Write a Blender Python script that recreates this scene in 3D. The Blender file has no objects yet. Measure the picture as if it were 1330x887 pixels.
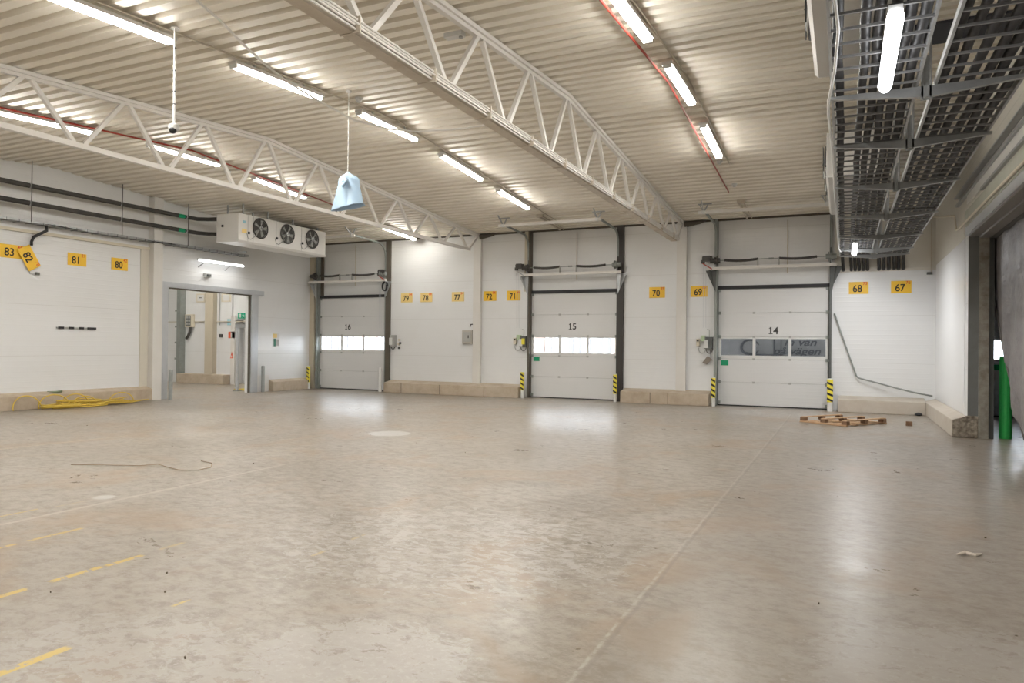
import bpy, bmesh, math, random
from mathutils import Vector, Matrix
random.seed(7)
PI = math.pi
SC = bpy.context.scene
COL = SC.collection

# ------------------------------------------------------------------ materials
MATS = {}
def mat(name, col, rough=0.5, metal=0.0, spec=0.5, emit=None, estr=0.0, alpha=None, bump=None, vary=None, trans=None):
    if name in MATS: return MATS[name]
    m = bpy.data.materials.new(name); m.use_nodes = True
    nt = m.node_tree; N = nt.nodes; L = nt.links
    b = N['Principled BSDF']
    b.inputs['Base Color'].default_value = (*col, 1)
    b.inputs['Roughness'].default_value = rough
    b.inputs['Metallic'].default_value = metal
    b.inputs['Specular IOR Level'].default_value = spec
    if emit: 
        b.inputs['Emission Color'].default_value = (*emit, 1); b.inputs['Emission Strength'].default_value = estr
    if trans is not None: b.inputs['Transmission Weight'].default_value = trans
    if vary:                     # (scale, amount, second colour)
        g = N.new('ShaderNodeNewGeometry')
        n = N.new('ShaderNodeTexNoise'); n.inputs['Scale'].default_value = vary[0]; n.inputs['Detail'].default_value = 6
        n.inputs['Roughness'].default_value = 0.65
        L.new(g.outputs['Position'], n.inputs['Vector'])
        r = N.new('ShaderNodeMapRange'); r.inputs[1].default_value = 0.4; r.inputs[2].default_value = 0.7
        r.inputs[3].default_value = 0; r.inputs[4].default_value = vary[1]
        L.new(n.outputs['Fac'], r.inputs[0])
        mx = N.new('ShaderNodeMix'); mx.data_type = 'RGBA'
        mx.inputs[6].default_value = (*col, 1); mx.inputs[7].default_value = (*vary[2], 1)
        L.new(r.outputs[0], mx.inputs[0]); L.new(mx.outputs[2], b.inputs['Base Color'])
    if bump:
        g = N.new('ShaderNodeNewGeometry')
        n = N.new('ShaderNodeTexNoise'); n.inputs['Scale'].default_value = bump[0]; n.inputs['Detail'].default_value = 8
        L.new(g.outputs['Position'], n.inputs['Vector'])
        bp = N.new('ShaderNodeBump'); bp.inputs['Strength'].default_value = bump[1]; bp.inputs['Distance'].default_value = bump[2]
        L.new(n.outputs['Fac'], bp.inputs['Height']); L.new(bp.outputs[0], b.inputs['Normal'])
    MATS[name] = m
    return m

class G:
    """tiny node-graph helper"""
    def __init__(s, m): s.nt = m.node_tree; s.N = s.nt.nodes; s.L = s.nt.links
    def put(s, sock, v):
        if hasattr(v, 'is_output') or isinstance(v, bpy.types.NodeSocket): s.L.new(v, sock)
        else: sock.default_value = v
    def m(s, op, a, b=0.0, c=0.0, clamp=False):
        n = s.N.new('ShaderNodeMath'); n.operation = op; n.use_clamp = clamp
        s.put(n.inputs[0], a); s.put(n.inputs[1], b)
        if op in ('MULTIPLY_ADD', 'SMOOTH_MIN', 'COMPARE'): s.put(n.inputs[2], c)
        return n.outputs[0]
    def noise(s, vec, scale, detail=4, rough=0.55, dist=0.0):
        n = s.N.new('ShaderNodeTexNoise'); s.L.new(vec, n.inputs['Vector'])
        n.inputs['Scale'].default_value = scale; n.inputs['Detail'].default_value = detail
        n.inputs['Roughness'].default_value = rough; n.inputs['Distortion'].default_value = dist
        return n.outputs['Fac']
    def step(s, v, lo, hi):
        n = s.N.new('ShaderNodeMapRange'); n.interpolation_type = 'SMOOTHSTEP'
        s.put(n.inputs[0], v); n.inputs[1].default_value = lo; n.inputs[2].default_value = hi
        return n.outputs[0]
    def mix(s, f, a, b):
        n = s.N.new('ShaderNodeMix'); n.data_type = 'RGBA'
        s.put(n.inputs[0], f)
        for i, v in ((6, a), (7, b)):
            if isinstance(v, tuple): n.inputs[i].default_value = (*v, 1)
            else: s.L.new(v, n.inputs[i])
        return n.outputs[2]
    def band(s, v, c, hw, soft=0.01):     # 1 inside |v-c|<hw
        d = s.m('ABSOLUTE', s.m('SUBTRACT', v, c))
        return s.m('SUBTRACT', 1.0, s.step(d, hw - soft, hw + soft))

def make_floor_mat():
    m = bpy.data.materials.new('concrete_floor'); m.use_nodes = True
    g = G(m); b = g.N['Principled BSDF']
    pos = g.N.new('ShaderNodeNewGeometry').outputs['Position']
    sx = g.N.new('ShaderNodeSeparateXYZ'); g.L.new(pos, sx.inputs[0]); X, Y = sx.outputs[0], sx.outputs[1]
    # stretched coordinates along x : brushed streaks
    mp = g.N.new('ShaderNodeMapping'); mp.inputs['Scale'].default_value = (0.9, 1.25, 1); mp.inputs['Rotation'].default_value = (0, 0, 0.9)
    g.L.new(pos, mp.inputs['Vector'])
    big = g.noise(pos, 0.28, 3, 0.5, 0.4); mid = g.noise(mp.outputs[0], 1.1, 8, 0.68, 0.5); fine = g.noise(pos, 14, 8, 0.75)
    fleck = g.noise(mp.outputs[0], 7.5, 10, 0.72, 0.6)
    col = g.mix(g.step(big, 0.35, 0.66), (0.285, 0.246, 0.196), (0.375, 0.345, 0.30))
    mp2 = g.N.new('ShaderNodeMapping'); mp2.inputs['Scale'].default_value = (1.0, 1.5, 1); mp2.inputs['Rotation'].default_value = (0, 0, 0.5)
    g.L.new(pos, mp2.inputs['Vector'])
    mott = g.noise(mp2.outputs[0], 5.5, 10, 0.82, 0.2); grain = g.noise(pos, 34, 6, 0.8)
    col = g.mix(g.m('MULTIPLY', g.step(mid, 0.40, 0.62), 0.6), col, (0.40, 0.362, 0.31))
    col = g.mix(g.m('MULTIPLY', g.step(mott, 0.46, 0.62), 0.7), col, (0.47, 0.425, 0.365))
    col = g.mix(g.m('MULTIPLY', g.step(mott, 0.52, 0.38), 0.7), col, (0.20, 0.155, 0.108))
    col = g.mix(g.m('MULTIPLY', g.step(grain, 0.5, 0.75), 0.3), col, (0.20, 0.17, 0.135))
    col = g.mix(g.m('MULTIPLY', g.step(fine, 0.45, 0.75), 0.3), col, (0.22, 0.19, 0.155))
    # rusty brown blotches
    br = g.noise(pos, 0.7, 6, 0.6, 1.0)
    col = g.mix(g.m('MULTIPLY', g.step(br, 0.50, 0.66), 0.6), col, (0.36, 0.25, 0.155))
    # pale flaking patches : density grows in two near areas
    def blob(cx, cy, rx, ry):
        u = g.m('DIVIDE', g.m('SUBTRACT', X, cx), rx); v = g.m('DIVIDE', g.m('SUBTRACT', Y, cy), ry)
        return g.m('SUBTRACT', 1.0, g.step(g.m('ADD', g.m('MULTIPLY', u, u), g.m('MULTIPLY', v, v)), 0.3, 1.3))
    area = g.m('MAXIMUM', blob(-2.45, 3.3, 0.75, 0.65), g.m('MULTIPLY', blob(0.85, 4.4, 1.2, 1.1), 1.0))
    area = g.m('MAXIMUM', area, g.m('MULTIPLY', blob(-3.6, 2.6, 1.1, 0.9), 0.7))
    area = g.m('MAXIMUM', area, g.m('MULTIPLY', blob(-3.2, 5.6, 2.0, 1.6), 0.55))
    thr = g.m('ADD', fleck, g.m('MULTIPLY', area, 0.235))
    col = g.mix(g.m('MULTIPLY', g.step(thr, 0.63, 0.68), 0.7), col, (0.50, 0.475, 0.435))
    thr2 = g.m('ADD', g.noise(pos, 22, 6, 0.7), g.m('MULTIPLY', area, 0.11))
    col = g.mix(g.m('MULTIPLY', g.step(thr2, 0.655, 0.70), 0.7), col, (0.54, 0.515, 0.47))
    dk = g.noise(pos, 5.0, 8, 0.75, 0.3)
    col = g.mix(g.m('MULTIPLY', g.step(dk, 0.60, 0.74), 0.35), col, (0.16, 0.13, 0.10))
    # darker right of the joint, and darker again towards the near end
    rt = g.m('MULTIPLY', g.step(X, -1.35, -1.1), g.m('SUBTRACT', 1.0, g.step(Y, 6.0, 17.0)))
    col = g.mix(g.m('MULTIPLY', rt, 0.40), col, (0.225, 0.19, 0.155))
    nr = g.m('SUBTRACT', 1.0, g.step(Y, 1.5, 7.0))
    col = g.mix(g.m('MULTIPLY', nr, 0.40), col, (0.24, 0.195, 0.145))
    # long joint
    wob = g.noise(pos, 3.0, 6, 0.7)
    jx = g.m('ADD', X, g.m('MULTIPLY', g.m('SUBTRACT', wob, 0.5), 0.035))
    jm = g.m('MULTIPLY', g.band(jx, -1.292, 0.011, 0.008), g.m('SUBTRACT', 1.0, g.step(Y, 20.4, 20.9)))
    col = g.mix(g.m('MULTIPLY', g.m('MULTIPLY', jm, 0.7), g.step(fleck, 0.40, 0.58)), col, (0.50, 0.465, 0.41))
    jd = g.band(jx, -1.255, 0.014, 0.008)
    col = g.mix(g.m('MULTIPLY', g.m('MULTIPLY', jd, 0.4), g.m('SUBTRACT', 1.0, g.step(Y, 20.4, 20.9))), col, (0.2, 0.17, 0.14))
    # pale scratched line, pale round repair patches
    sl = g.m('ADD', X, g.m('MULTIPLY', g.m('SUBTRACT', Y, 4.2), 0.02))
    lm = g.m('MULTIPLY', g.band(sl, -7.27, 0.03, 0.015), g.m('SUBTRACT', 1.0, g.step(Y, 7.0, 9.5)))
    col = g.mix(g.m('MULTIPLY', lm, 0.45), col, (0.62, 0.57, 0.5))
    for cx, cy, r in ((-8.12, 11.95, 0.42), (-7.55, 5.5, 0.12)):
        dx = g.m('SUBTRACT', X, cx); dy = g.m('SUBTRACT', Y, cy)
        dd = g.m('SQRT', g.m('ADD', g.m('MULTIPLY', dx, dx), g.m('MULTIPLY', dy, dy)))
        col = g.mix(g.m('MULTIPLY', g.m('SUBTRACT', 1.0, g.step(dd, r - 0.03, r + 0.02)), 0.85), col, (0.56, 0.55, 0.52))
    # worn yellow bay lines
    wear = g.noise(mp.outputs[0], 9.0, 8, 0.7)
    worn = g.step(wear, 0.40, 0.47)
    def seg(x, hw, y0, y1, k=1.0, slope=0.0):
        xx = X if not slope else g.m('ADD', X, g.m('MULTIPLY', g.m('SUBTRACT', Y, y0), slope))
        s = g.m('MULTIPLY', g.band(xx, x, hw, 0.006), g.band(Y, (y0 + y1) / 2, (y1 - y0) / 2, 0.02))
        return g.m('MULTIPLY', g.m('MULTIPLY', s, worn), k)
    yel = None
    for a in ((-4.02, 0.035, 2.28, 2.72), (-4.04, 0.016, 3.44, 3.58, 0.8), (-5.235, 0.032, 2.7, 3.24), (-5.235, 0.032, 3.40, 3.80),
              (-5.225, 0.03, 3.83, 4.15), (-5.24, 0.022, 4.33, 4.58, 0.5), (-6.47, 0.028, 3.6, 3.90, 0.8), (-6.48, 0.028, 4.0, 4.5, 0.75),
              (-7.62, 0.025, 4.3, 4.82, 0.6), (-7.56, 0.02, 4.95, 5.3, 0.3), (-3.98, 0.02, 4.75, 4.92, 0.4), (-4.0, 0.02, 5.3, 5.5, 0.35)):
        s = seg(*a); yel = s if yel is None else g.m('MAXIMUM', yel, s)
    col = g.mix(yel, col, (0.62, 0.44, 0.09))
    pl = g.m('MAXIMUM', seg(-12.4, 0.022, 6.5, 9.3, 0.75, -0.09), seg(-11.4, 0.02, 8.2, 9.8, 0.3, -0.09))
    col = g.mix(pl, col, (0.60, 0.50, 0.33))
    # rusty scratches at the loading doors
    rs = g.noise(mp.outputs[0], 2.5, 6, 0.7, 1.5)
    rr = g.m('MULTIPLY', g.m('MULTIPLY', g.step(rs, 0.55, 0.65), g.step(Y, 19.5, 22.0)), 0.4)
    col = g.mix(rr, col, (0.40, 0.27, 0.18))
    col = g.mix(0.20, col, (0.06, 0.045, 0.028))
    g.L.new(col, b.inputs['Base Color'])
    ro = g.m('ADD', 0.262, g.m('MULTIPLY', g.step(mid, 0.25, 0.75), 0.10))
    ro = g.m('ADD', ro, g.m('MULTIPLY', g.step(fleck, 0.45, 0.65), 0.06))
    g.L.new(ro, b.inputs['Roughness'])
    b.inputs['Specular IOR Level'].default_value = 0.45
    bp = g.N.new('ShaderNodeBump'); bp.inputs['Strength'].default_value = 0.10; bp.inputs['Distance'].default_value = 0.004
    g.L.new(g.m('ADD', g.m('MULTIPLY', big, 3.0), g.m('MULTIPLY', fine, 0.4)), bp.inputs['Height']); g.L.new(bp.outputs[0], b.inputs['Normal'])
    return m

def make_wall_mat(name, base, dirt, period=0.0665, joint=1.33, off=0.03, rough=0.32, top_tint=0.0, rib=0.35):
    """white sandwich panel : fine horizontal ribs and a joint every 1.33 m"""
    m = bpy.data.materials.new(name); m.use_nodes = True
    g = G(m); b = g.N['Principled BSDF']
    pos = g.N.new('ShaderNodeNewGeometry').outputs['Position']
    sx = g.N.new('ShaderNodeSeparateXYZ'); g.L.new(pos, sx.inputs[0]); Z = sx.outputs[2]
    def lines(p, o, hw):
        u = g.m('FRACT', g.m('DIVIDE', g.m('SUBTRACT', Z, o), p))
        d = g.m('MINIMUM', u, g.m('SUBTRACT', 1.0, u))
        return g.m('SUBTRACT', 1.0, g.step(d, 0.0, hw / p))
    jn = lines(joint, off, 0.012); rb = lines(period * 2, off, 0.02)
    n = g.noise(pos, 0.8, 6, 0.6, 0.6)
    col = g.mix(g.m('MULTIPLY', g.step(n, 0.45, 0.75), 0.35), base, dirt)
    if top_tint: col = g.mix(g.m('MULTIPLY', g.step(g.m('ADD', Z, g.m('MULTIPLY', n, 0.8)), 4.2, 5.8), top_tint), col, (0.60, 0.55, 0.46))  # wall tinted warmer and darker towards its top
    col = g.mix(g.m('MULTIPLY', jn, 0.30), col, (0.42, 0.40, 0.36))
    g.L.new(col, b.inputs['Base Color']); b.inputs['Roughness'].default_value = rough
    b.inputs['Specular IOR Level'].default_value = 0.5
    h = g.m('SUBTRACT', g.m('MULTIPLY', rb, rib), jn)
    bp = g.N.new('ShaderNodeBump'); bp.inputs['Strength'].default_value = 0.5; bp.inputs['Distance'].default_value = 0.008
    g.L.new(g.m('ADD', h, g.m('MULTIPLY', n, 0.6)), bp.inputs['Height']); g.L.new(bp.outputs[0], b.inputs['Normal'])
    return m

FLOOR = make_floor_mat()
WALL = make_wall_mat('white_panel_wall', (0.745, 0.75, 0.745), (0.69, 0.685, 0.665), top_tint=0.2)
WALLR = make_wall_mat('white_panel_side', (0.74, 0.745, 0.745), (0.69, 0.68, 0.67), rough=0.28, rib=0.0)
BEIGE = make_wall_mat('beige_panel_wall', (0.66, 0.63, 0.56), (0.60, 0.565, 0.49), rough=0.6, rib=0.1)
DOORP = make_wall_mat('door_leaf_white', (0.68, 0.68, 0.67), (0.64, 0.635, 0.62), period=0.05, joint=50, off=-20, rough=0.4, rib=0.3)
ROOF = mat('cream_steel_deck', (0.85, 0.80, 0.70), 0.45, vary=(0.6, 0.35, (0.80, 0.745, 0.64)))
STEEL = mat('white_painted_steel', (0.76, 0.735, 0.69), 0.45, vary=(1.5, 0.4, (0.68, 0.65, 0.59)))
BROWNST = mat('old_cream_steel', (0.60, 0.54, 0.45), 0.5, vary=(3.0, 0.7, (0.46, 0.38, 0.29)))
LADST = mat('shaded_ladder_steel', (0.26, 0.26, 0.26), 0.5, 0.4, vary=(9, 0.5, (0.2, 0.2, 0.2)))  # rung colour darkened to stand in for their unlit side
GALV = mat('galvanised_steel', (0.44, 0.45, 0.45), 0.42, 0.6, vary=(9, 0.5, (0.32, 0.33, 0.33)))
GALVL = mat('light_galvanised', (0.55, 0.57, 0.59), 0.4, 0.35, vary=(6, 0.4, (0.46, 0.48, 0.50)))
DKGREY = mat('dark_grey_steel', (0.10, 0.105, 0.10), 0.5, 0.2, vary=(5, 0.4, (0.16, 0.16, 0.15)))
DKBROWN = mat('brown_rubber_seal', (0.10, 0.085, 0.065), 0.7)
GREYGRN = mat('grey_green_steel', (0.28, 0.30, 0.28), 0.5, 0.2, vary=(5, 0.5, (0.2, 0.21, 0.19)))
BLACK = mat('black_rubber', (0.018, 0.018, 0.02), 0.6)
CABLE = mat('black_cable', (0.02, 0.019, 0.02), 0.5, vary=(14, 0.4, (0.032, 0.031, 0.03)))
CONC = mat('kerb_concrete', (0.50, 0.425, 0.33), 0.85, vary=(2.2, 0.8, (0.37, 0.29, 0.205)), bump=(40, 0.4, 0.01))
CONCT = mat('pale_kerb_concrete', (0.52, 0.47, 0.40), 0.8, vary=(2.6, 0.6, (0.44, 0.37, 0.29)), bump=(40, 0.3, 0.01))
CONCR = mat('rough_broken_concrete', (0.40, 0.35, 0.28), 0.95, vary=(11, 1.0, (0.16, 0.13, 0.10)), bump=(18, 1.0, 0.05))
YELLOW = mat('sign_yellow', (0.86, 0.53, 0.035), 0.5)
YELLOWP = mat('faded_sign_yellow', (0.82, 0.62, 0.24), 0.5)
INK = mat('black_ink', (0.015, 0.012, 0.01), 0.6)
INKG = mat('grey_ink', (0.045, 0.042, 0.04), 0.6)
RED = mat('red_ink', (0.72, 0.10, 0.03), 0.6)
REDP = mat('red_pipe_paint', (0.42, 0.05, 0.03), 0.4)
GREEN = mat('green_sticker', (0.0, 0.30, 0.13), 0.5)
GREENB = mat('green_bollard_paint', (0.05, 0.55, 0.12), 0.35, vary=(7, 0.5, (0.03, 0.45, 0.10)))
TAPEY = mat('yellow_tape', (0.80, 0.68, 0.06), 0.5)
WHITE = mat('white_enamel', (0.72, 0.71, 0.68), 0.35)
WHITEP = mat('white_plastic', (0.68, 0.68, 0.66), 0.4)
LOUVRE = mat('cooler_white', (0.72, 0.705, 0.67), 0.35)
LED = mat('lamp_tube', (0.9, 0.9, 0.9), 0.4, emit=(1.0, 0.975, 0.93), estr=38.0)
LEDC = mat('lamp_diffuser', (0.9, 0.9, 0.9), 0.4, emit=(0.97, 0.98, 1.0), estr=7.0)
FLEX = mat('yellow_hose', (0.66, 0.47, 0.07), 0.45, vary=(10, 0.5, (0.52, 0.36, 0.05)))
WOOD = mat('pallet_wood', (0.56, 0.38, 0.23), 0.75, vary=(9, 0.8, (0.40, 0.24, 0.13)), bump=(30, 0.3, 0.01))
WOODD = mat('pallet_block_wood', (0.24, 0.14, 0.08), 0.8, vary=(16, 0.8, (0.13, 0.07, 0.04)))
BAG = mat('blue_bag_film', (0.45, 0.62, 0.80), 0.35, vary=(8, 0.6, (0.56, 0.70, 0.84)))
SHEET = mat('grey_tarpaulin', (0.25, 0.235, 0.235), 0.45, vary=(2.5, 0.9, (0.17, 0.16, 0.16)), bump=(5, 0.9, 0.05))
GREYBOX = mat('grey_control_box', (0.40, 0.40, 0.38), 0.5)
CREAMBOX = mat('cream_box', (0.66, 0.60, 0.48), 0.5)
MOTOR = mat('dark_motor', (0.075, 0.07, 0.065), 0.5, 0.3)
OUTW = mat('white_panel_outside', (0.75, 0.76, 0.78), 0.5)
ASPH = mat('yard_asphalt', (0.30, 0.30, 0.31), 0.9)
TRUCK = mat('grey_trailer_side', (0.062, 0.058, 0.053), 0.6, vary=(1.6, 0.7, (0.095, 0.09, 0.085)))
TRUCKL = mat('dark_lettering', (0.007, 0.007, 0.008), 0.6)
PALEBLUE = mat('pale_blue_poster', (0.30, 0.55, 0.62), 0.6)
GREENPANEL = mat('aged_green_white_panel', (0.42, 0.43, 0.36), 0.6, vary=(3, 0.6, (0.50, 0.50, 0.45)))
GLASS = bpy.data.materials.new('window_glass'); GLASS.use_nodes = True
_b = GLASS.node_tree.nodes['Principled BSDF']; _b.inputs['Transmission Weight'].default_value = 1.0
_b.inputs['Roughness'].default_value = 0.0; _b.inputs['IOR'].default_value = 1.02; _b.inputs['Base Color'].default_value = (0.97, 0.98, 1, 1)

# ------------------------------------------------------------------ mesh helpers
class MB:
    def __init__(s): s.bm = bmesh.new()
    def box(s, x0, x1, y0, y1, z0, z1):
        v = [s.bm.verts.new((x, y, z)) for x in (x0, x1) for y in (y0, y1) for z in (z0, z1)]
        for f in ((0, 1, 3, 2), (4, 6, 7, 5), (0, 4, 5, 1), (2, 3, 7, 6), (0, 2, 6, 4), (1, 5, 7, 3)):
            s.bm.faces.new([v[i] for i in f])
        return s
    def prism(s, pts, d):          # pts: 3D loop, d: extrusion vector
        d = Vector(d); a = [s.bm.verts.new(p) for p in pts]; b = [s.bm.verts.new(Vector(p) + d) for p in pts]
        n = len(pts); s.bm.faces.new(a[::-1]); s.bm.faces.new(b)
        for i in range(n): s.bm.faces.new((a[i], a[(i + 1) % n], b[(i + 1) % n], b[i]))
        return s
    def bar(s, p, q, w, h=None, up=(0, 0, 1)):   # rectangular bar from p to q
        p, q = Vector(p), Vector(q); h = w if h is None else h
        d = (q - p).normalized(); u = Vector(up)
        if abs(d.dot(u)) > 0.98: u = Vector((1, 0, 0))
        sd = d.cross(u).normalized(); u = sd.cross(d)
        pts = [p + sd * a * w / 2 + u * b * h / 2 for a, b in ((-1, -1), (1, -1), (1, 1), (-1, 1))]
        return s.prism(pts, q - p)
    def tube(s, pts, r, n=8, cap=True):
        pts = [Vector(p) for p in pts]; rings = []; prev = None
        for i, p in enumerate(pts):
            d = (pts[min(i + 1, len(pts) - 1)] - pts[max(i - 1, 0)]).normalized()
            if prev is None:
                u = Vector((0, 0, 1)) if abs(d.z) < 0.9 else Vector((1, 0, 0))
                a = d.cross(u).normalized()
            else: a = (prev - d * prev.dot(d)).normalized()
            prev = a; b = d.cross(a); rr = r[i] if isinstance(r, (list, tuple)) else r
            rings.append([s.bm.verts.new(p + (a * math.cos(t) + b * math.sin(t)) * rr) for t in [2 * PI * k / n for k in range(n)]])
        for i in range(len(rings) - 1):
            for k in range(n):
                s.bm.faces.new((rings[i][k], rings[i][(k + 1) % n], rings[i + 1][(k + 1) % n], rings[i + 1][k]))
        if cap: s.bm.faces.new(rings[0][::-1]); s.bm.faces.new(rings[-1])
        return s
    def build(s, name, m, parent=None, smooth=False, bevel=0.0):
        bmesh.ops.recalc_face_normals(s.bm, faces=s.bm.faces)
        me = bpy.data.meshes.new(name); s.bm.to_mesh(me); s.bm.free()
        if smooth:
            for p in me.polygons: p.use_smooth = True
        for mm in (m if isinstance(m, (list, tuple)) else [m]): me.materials.append(mm)
        o = bpy.data.objects.new(name, me); COL.objects.link(o)
        if parent: o.parent = parent; o.matrix_parent_inverse = parent.matrix_world.inverted() if False else Matrix.Translation(-Vector(parent.location))
        if bevel:
            bv = o.modifiers.new('bevel', 'BEVEL'); bv.width = bevel; bv.segments = 2; bv.limit_method = 'ANGLE'
        return o

def box(*a): return MB().box(*a)
def tag(o, label=None, cat=None, group=None, kind=None):
    if label: o['label'] = label
    if cat: o['category'] = cat
    if group: o['group'] = group
    if kind: o['kind'] = kind
    return o
def empty(name, loc, label, cat, group=None):
    o = bpy.data.objects.new(name, None); COL.objects.link(o); o.location = loc; o.empty_display_size = 0.1
    return tag(o, label, cat, group)
def struct(mb, name, m, parent=None, **k): return tag(mb.build(name, m, parent, **k), kind='structure')
def sroot(name, loc=(0, 0, 0)):
    o = bpy.data.objects.new(name, None); COL.objects.link(o); o.location = loc; o['kind'] = 'structure'; return o
def dup(root, d, label=None, name=None, group=None):
    r = root.copy(); COL.objects.link(r); r.location = root.location + Vector(d)
    if label: r['label'] = label
    if group: r['group'] = group
    def rec(a, b):
        for ch in list(a.children):
            if ch.name.startswith('~'): continue
            c = ch.copy(); COL.objects.link(c); c.parent = b; rec(ch, c)
    rec(root, r); return r

def text_obj(s, name, size, m, parent, loc, facing, depth=0.002, bold=0.0, italic=0.0, roll=0.0, sx=1.0):
    """text standing on a wall. facing: 'y-' (seen from -y), 'x+' (seen from +x)"""
    cu = bpy.data.curves.new('t', 'FONT'); cu.body = s; cu.size = size; cu.extrude = depth; cu.align_x = 'CENTER'; cu.align_y = 'CENTER'
    cu.offset = bold; cu.shear = italic
    t = bpy.data.objects.new('t', cu); COL.objects.link(t)
    bpy.context.view_layer.update()
    me = bpy.data.meshes.new_from_object(t.evaluated_get(bpy.context.evaluated_depsgraph_get()))
    bpy.data.objects.remove(t); bpy.data.curves.remove(cu)
    R = Matrix(((1, 0, 0), (0, 0, -1), (0, 1, 0))).to_4x4() if facing == 'y-' else Matrix(((0, 0, 1), (1, 0, 0), (0, 1, 0))).to_4x4()
    me.transform(Matrix.Translation(loc) @ R @ Matrix.Rotation(roll, 4, 'Z') @ Matrix.Diagonal((sx, 1, 1, 1)))
    me.materials.clear(); me.materials.append(m)
    o = bpy.data.objects.new(name, me); COL.objects.link(o)
    if parent: o.parent = parent; o.matrix_parent_inverse = Matrix.Translation(-Vector(parent.location))
    return o

# ------------------------------------------------------------------ key dimensions
XL, XR, YB = -19.1, 2.25, 22.6
YF = -7.0
RIDGE = 12.3
def roof(y): return 6.33 - 0.066 * abs(y - RIDGE)

# ------------------------------------------------------------------ camera
cam_d = bpy.data.cameras.new('camera'); cam = bpy.data.objects.new('camera', cam_d); COL.objects.link(cam); SC.camera = cam
f_px, yaw, pit, rol = 940.26, 0.430565, 5.898e-3, 1.02266e-2
cam_d.sensor_width = 36.0; cam_d.lens = f_px / 1330 * 36.0; cam_d.clip_start = 0.05; cam_d.clip_end = 300
cy_, sy_ = math.cos(yaw), math.sin(yaw)
fw = Vector((-sy_ * math.cos(pit), cy_ * math.cos(pit), math.sin(pit))); rt = Vector((cy_, sy_, 0)); up = rt.cross(fw)
rt2 = rt * math.cos(rol) + up * math.sin(rol); up2 = -rt * math.sin(rol) + up * math.cos(rol)
Mx = Matrix((rt2, up2, -fw)).transposed().to_4x4(); Mx.translation = Vector((0, 0, 1.75)); cam.matrix_world = Mx

# ------------------------------------------------------------------ shell
struct(box(-30, 10, YF, 24.2, -0.3, 0), 'floor', FLOOR)

def deck():
    bm = bmesh.new(); P = 0.2975; y = 11.06 - P * 62; prof = []
    while y < 24.4:
        for dy, dz in ((0.0, 0.0), (0.160, 0.0), (0.184, 0.13), (0.274, 0.13)):
            prof.append((y + dy, dz))
        y += P
    xs = (-30.0, 10.0); rows = []
    for (yy, dz) in prof:
        rows.append([bm.verts.new((x, yy, roof(yy) + dz)) for x in xs])
    for a, b in zip(rows, rows[1:]): bm.faces.new((a[0], a[1], b[1], b[0]))
    me = bpy.data.meshes.new('ceiling'); bm.to_mesh(me); bm.free(); me.materials.append(ROOF)
    o = bpy.data.objects.new('ceiling', me); COL.objects.link(o)
    s = o.modifiers.new('solid', 'SOLIDIFY'); s.thickness = 0.008; s.offset = 1
    return tag(o, kind='structure')
deck()
m = MB(); m.box(-30.2, 10.2, YF - 0.2, 24.4, 6.7, 6.9); struct(m, 'trim_1', OUTW)     # roof slab

# walls.  bays : [post outer x0, x1] full height recess with the door in it
BAYS = ((-18.92, -15.5), (-9.80, -6.62), (-3.56, -0.36), (3.42, 6.62))
def wall_seg(x0, x1, mm=WALL):
    return MB().box(x0, x1, YB, YB + 0.18, 0, roof(YB) + 0.02)
mb = MB(); xs = [-19.3] + [v for b in BAYS for v in b] + [10.0]
for i in range(0, len(xs), 2): mb.box(xs[i], xs[i + 1], YB, YB + 0.25, 0, roof(YB) + 0.03)
for a, b in BAYS: mb.box(a, b, 22.76, 22.85, 3.60, roof(22.8) + 0.03)
struct(mb, 'wall_back', WALL)
# concealed upper strip between wall head and deck
mb = MB(); mb.box(-30, 10, YB + 0.25, 24.2, 5.4, 5.75); struct(mb, 'trim_2', DKBROWN)
mb = MB(); mb.box(-30, 10, 24.2, 24.4, 5.3, 6.9); struct(mb, 'trim_3', OUTW)
mb = MB(); mb.box(-19.3, 10, YB - 0.03, YB, 5.60, 5.66); struct(mb, 'trim_4', DKBROWN)
# left wall with opening
def gable(mb, x0, x1, y0, y1, z0=0.0, dz=0.02):
    ys = [y0] + ([RIDGE] if y0 < RIDGE < y1 else []) + [y1]
    pts = [(x0, y0, z0), (x0, y1, z0)] + [(x0, y, roof(y) + dz) for y in reversed(ys)]
    mb.prism(pts, (x1 - x0, 0, 0)); return mb
mb = MB(); gable(mb, XL - 0.2, XL, YF, 15.88); gable(mb, XL - 0.2, XL, 15.88, 19.36, 3.45); gable(mb, XL - 0.2, XL, 19.36, YB + 0.2)
struct(mb, 'wall_left', WALL)
# right wall
mb = MB(); gable(mb, XR, XR + 0.35, YF, 10.6); gable(mb, XR, XR + 0.35, 10.6, 17.03, 4.07); gable(mb, XR, XR + 0.35, 17.03, YB + 0.1)
struct(mb, 'wall_right', WALLR)
mb = MB(); mb.box(-30, 10, YF - 0.2, YF, 0, 6.7); struct(mb, 'wall_front', WALL)
# neighbouring rooms
mb = MB(); mb.box(-30.2, -30, YF, 24.4, 0, 6.7); struct(mb, 'wall_far_left', WALL)
mb = MB(); mb.box(10, 10.2, YF, 24.4, 0, 6.7); struct(mb, 'wall_far_right', DKGREY)
mb = MB(); mb.box(-30, -23.62, 22.98, 23.15, 0, 5.7); mb.box(-23.62, -22.35, 23.55, 23.7, 0, 5.7); mb.box(-23.62, -22.35, 22.98, 23.6, 2.75, 5.7); mb.box(-22.35, -19.3, 22.98, 23.7, 0, 5.7)
struct(mb, 'wall_back_left_room', WALL)

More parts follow.
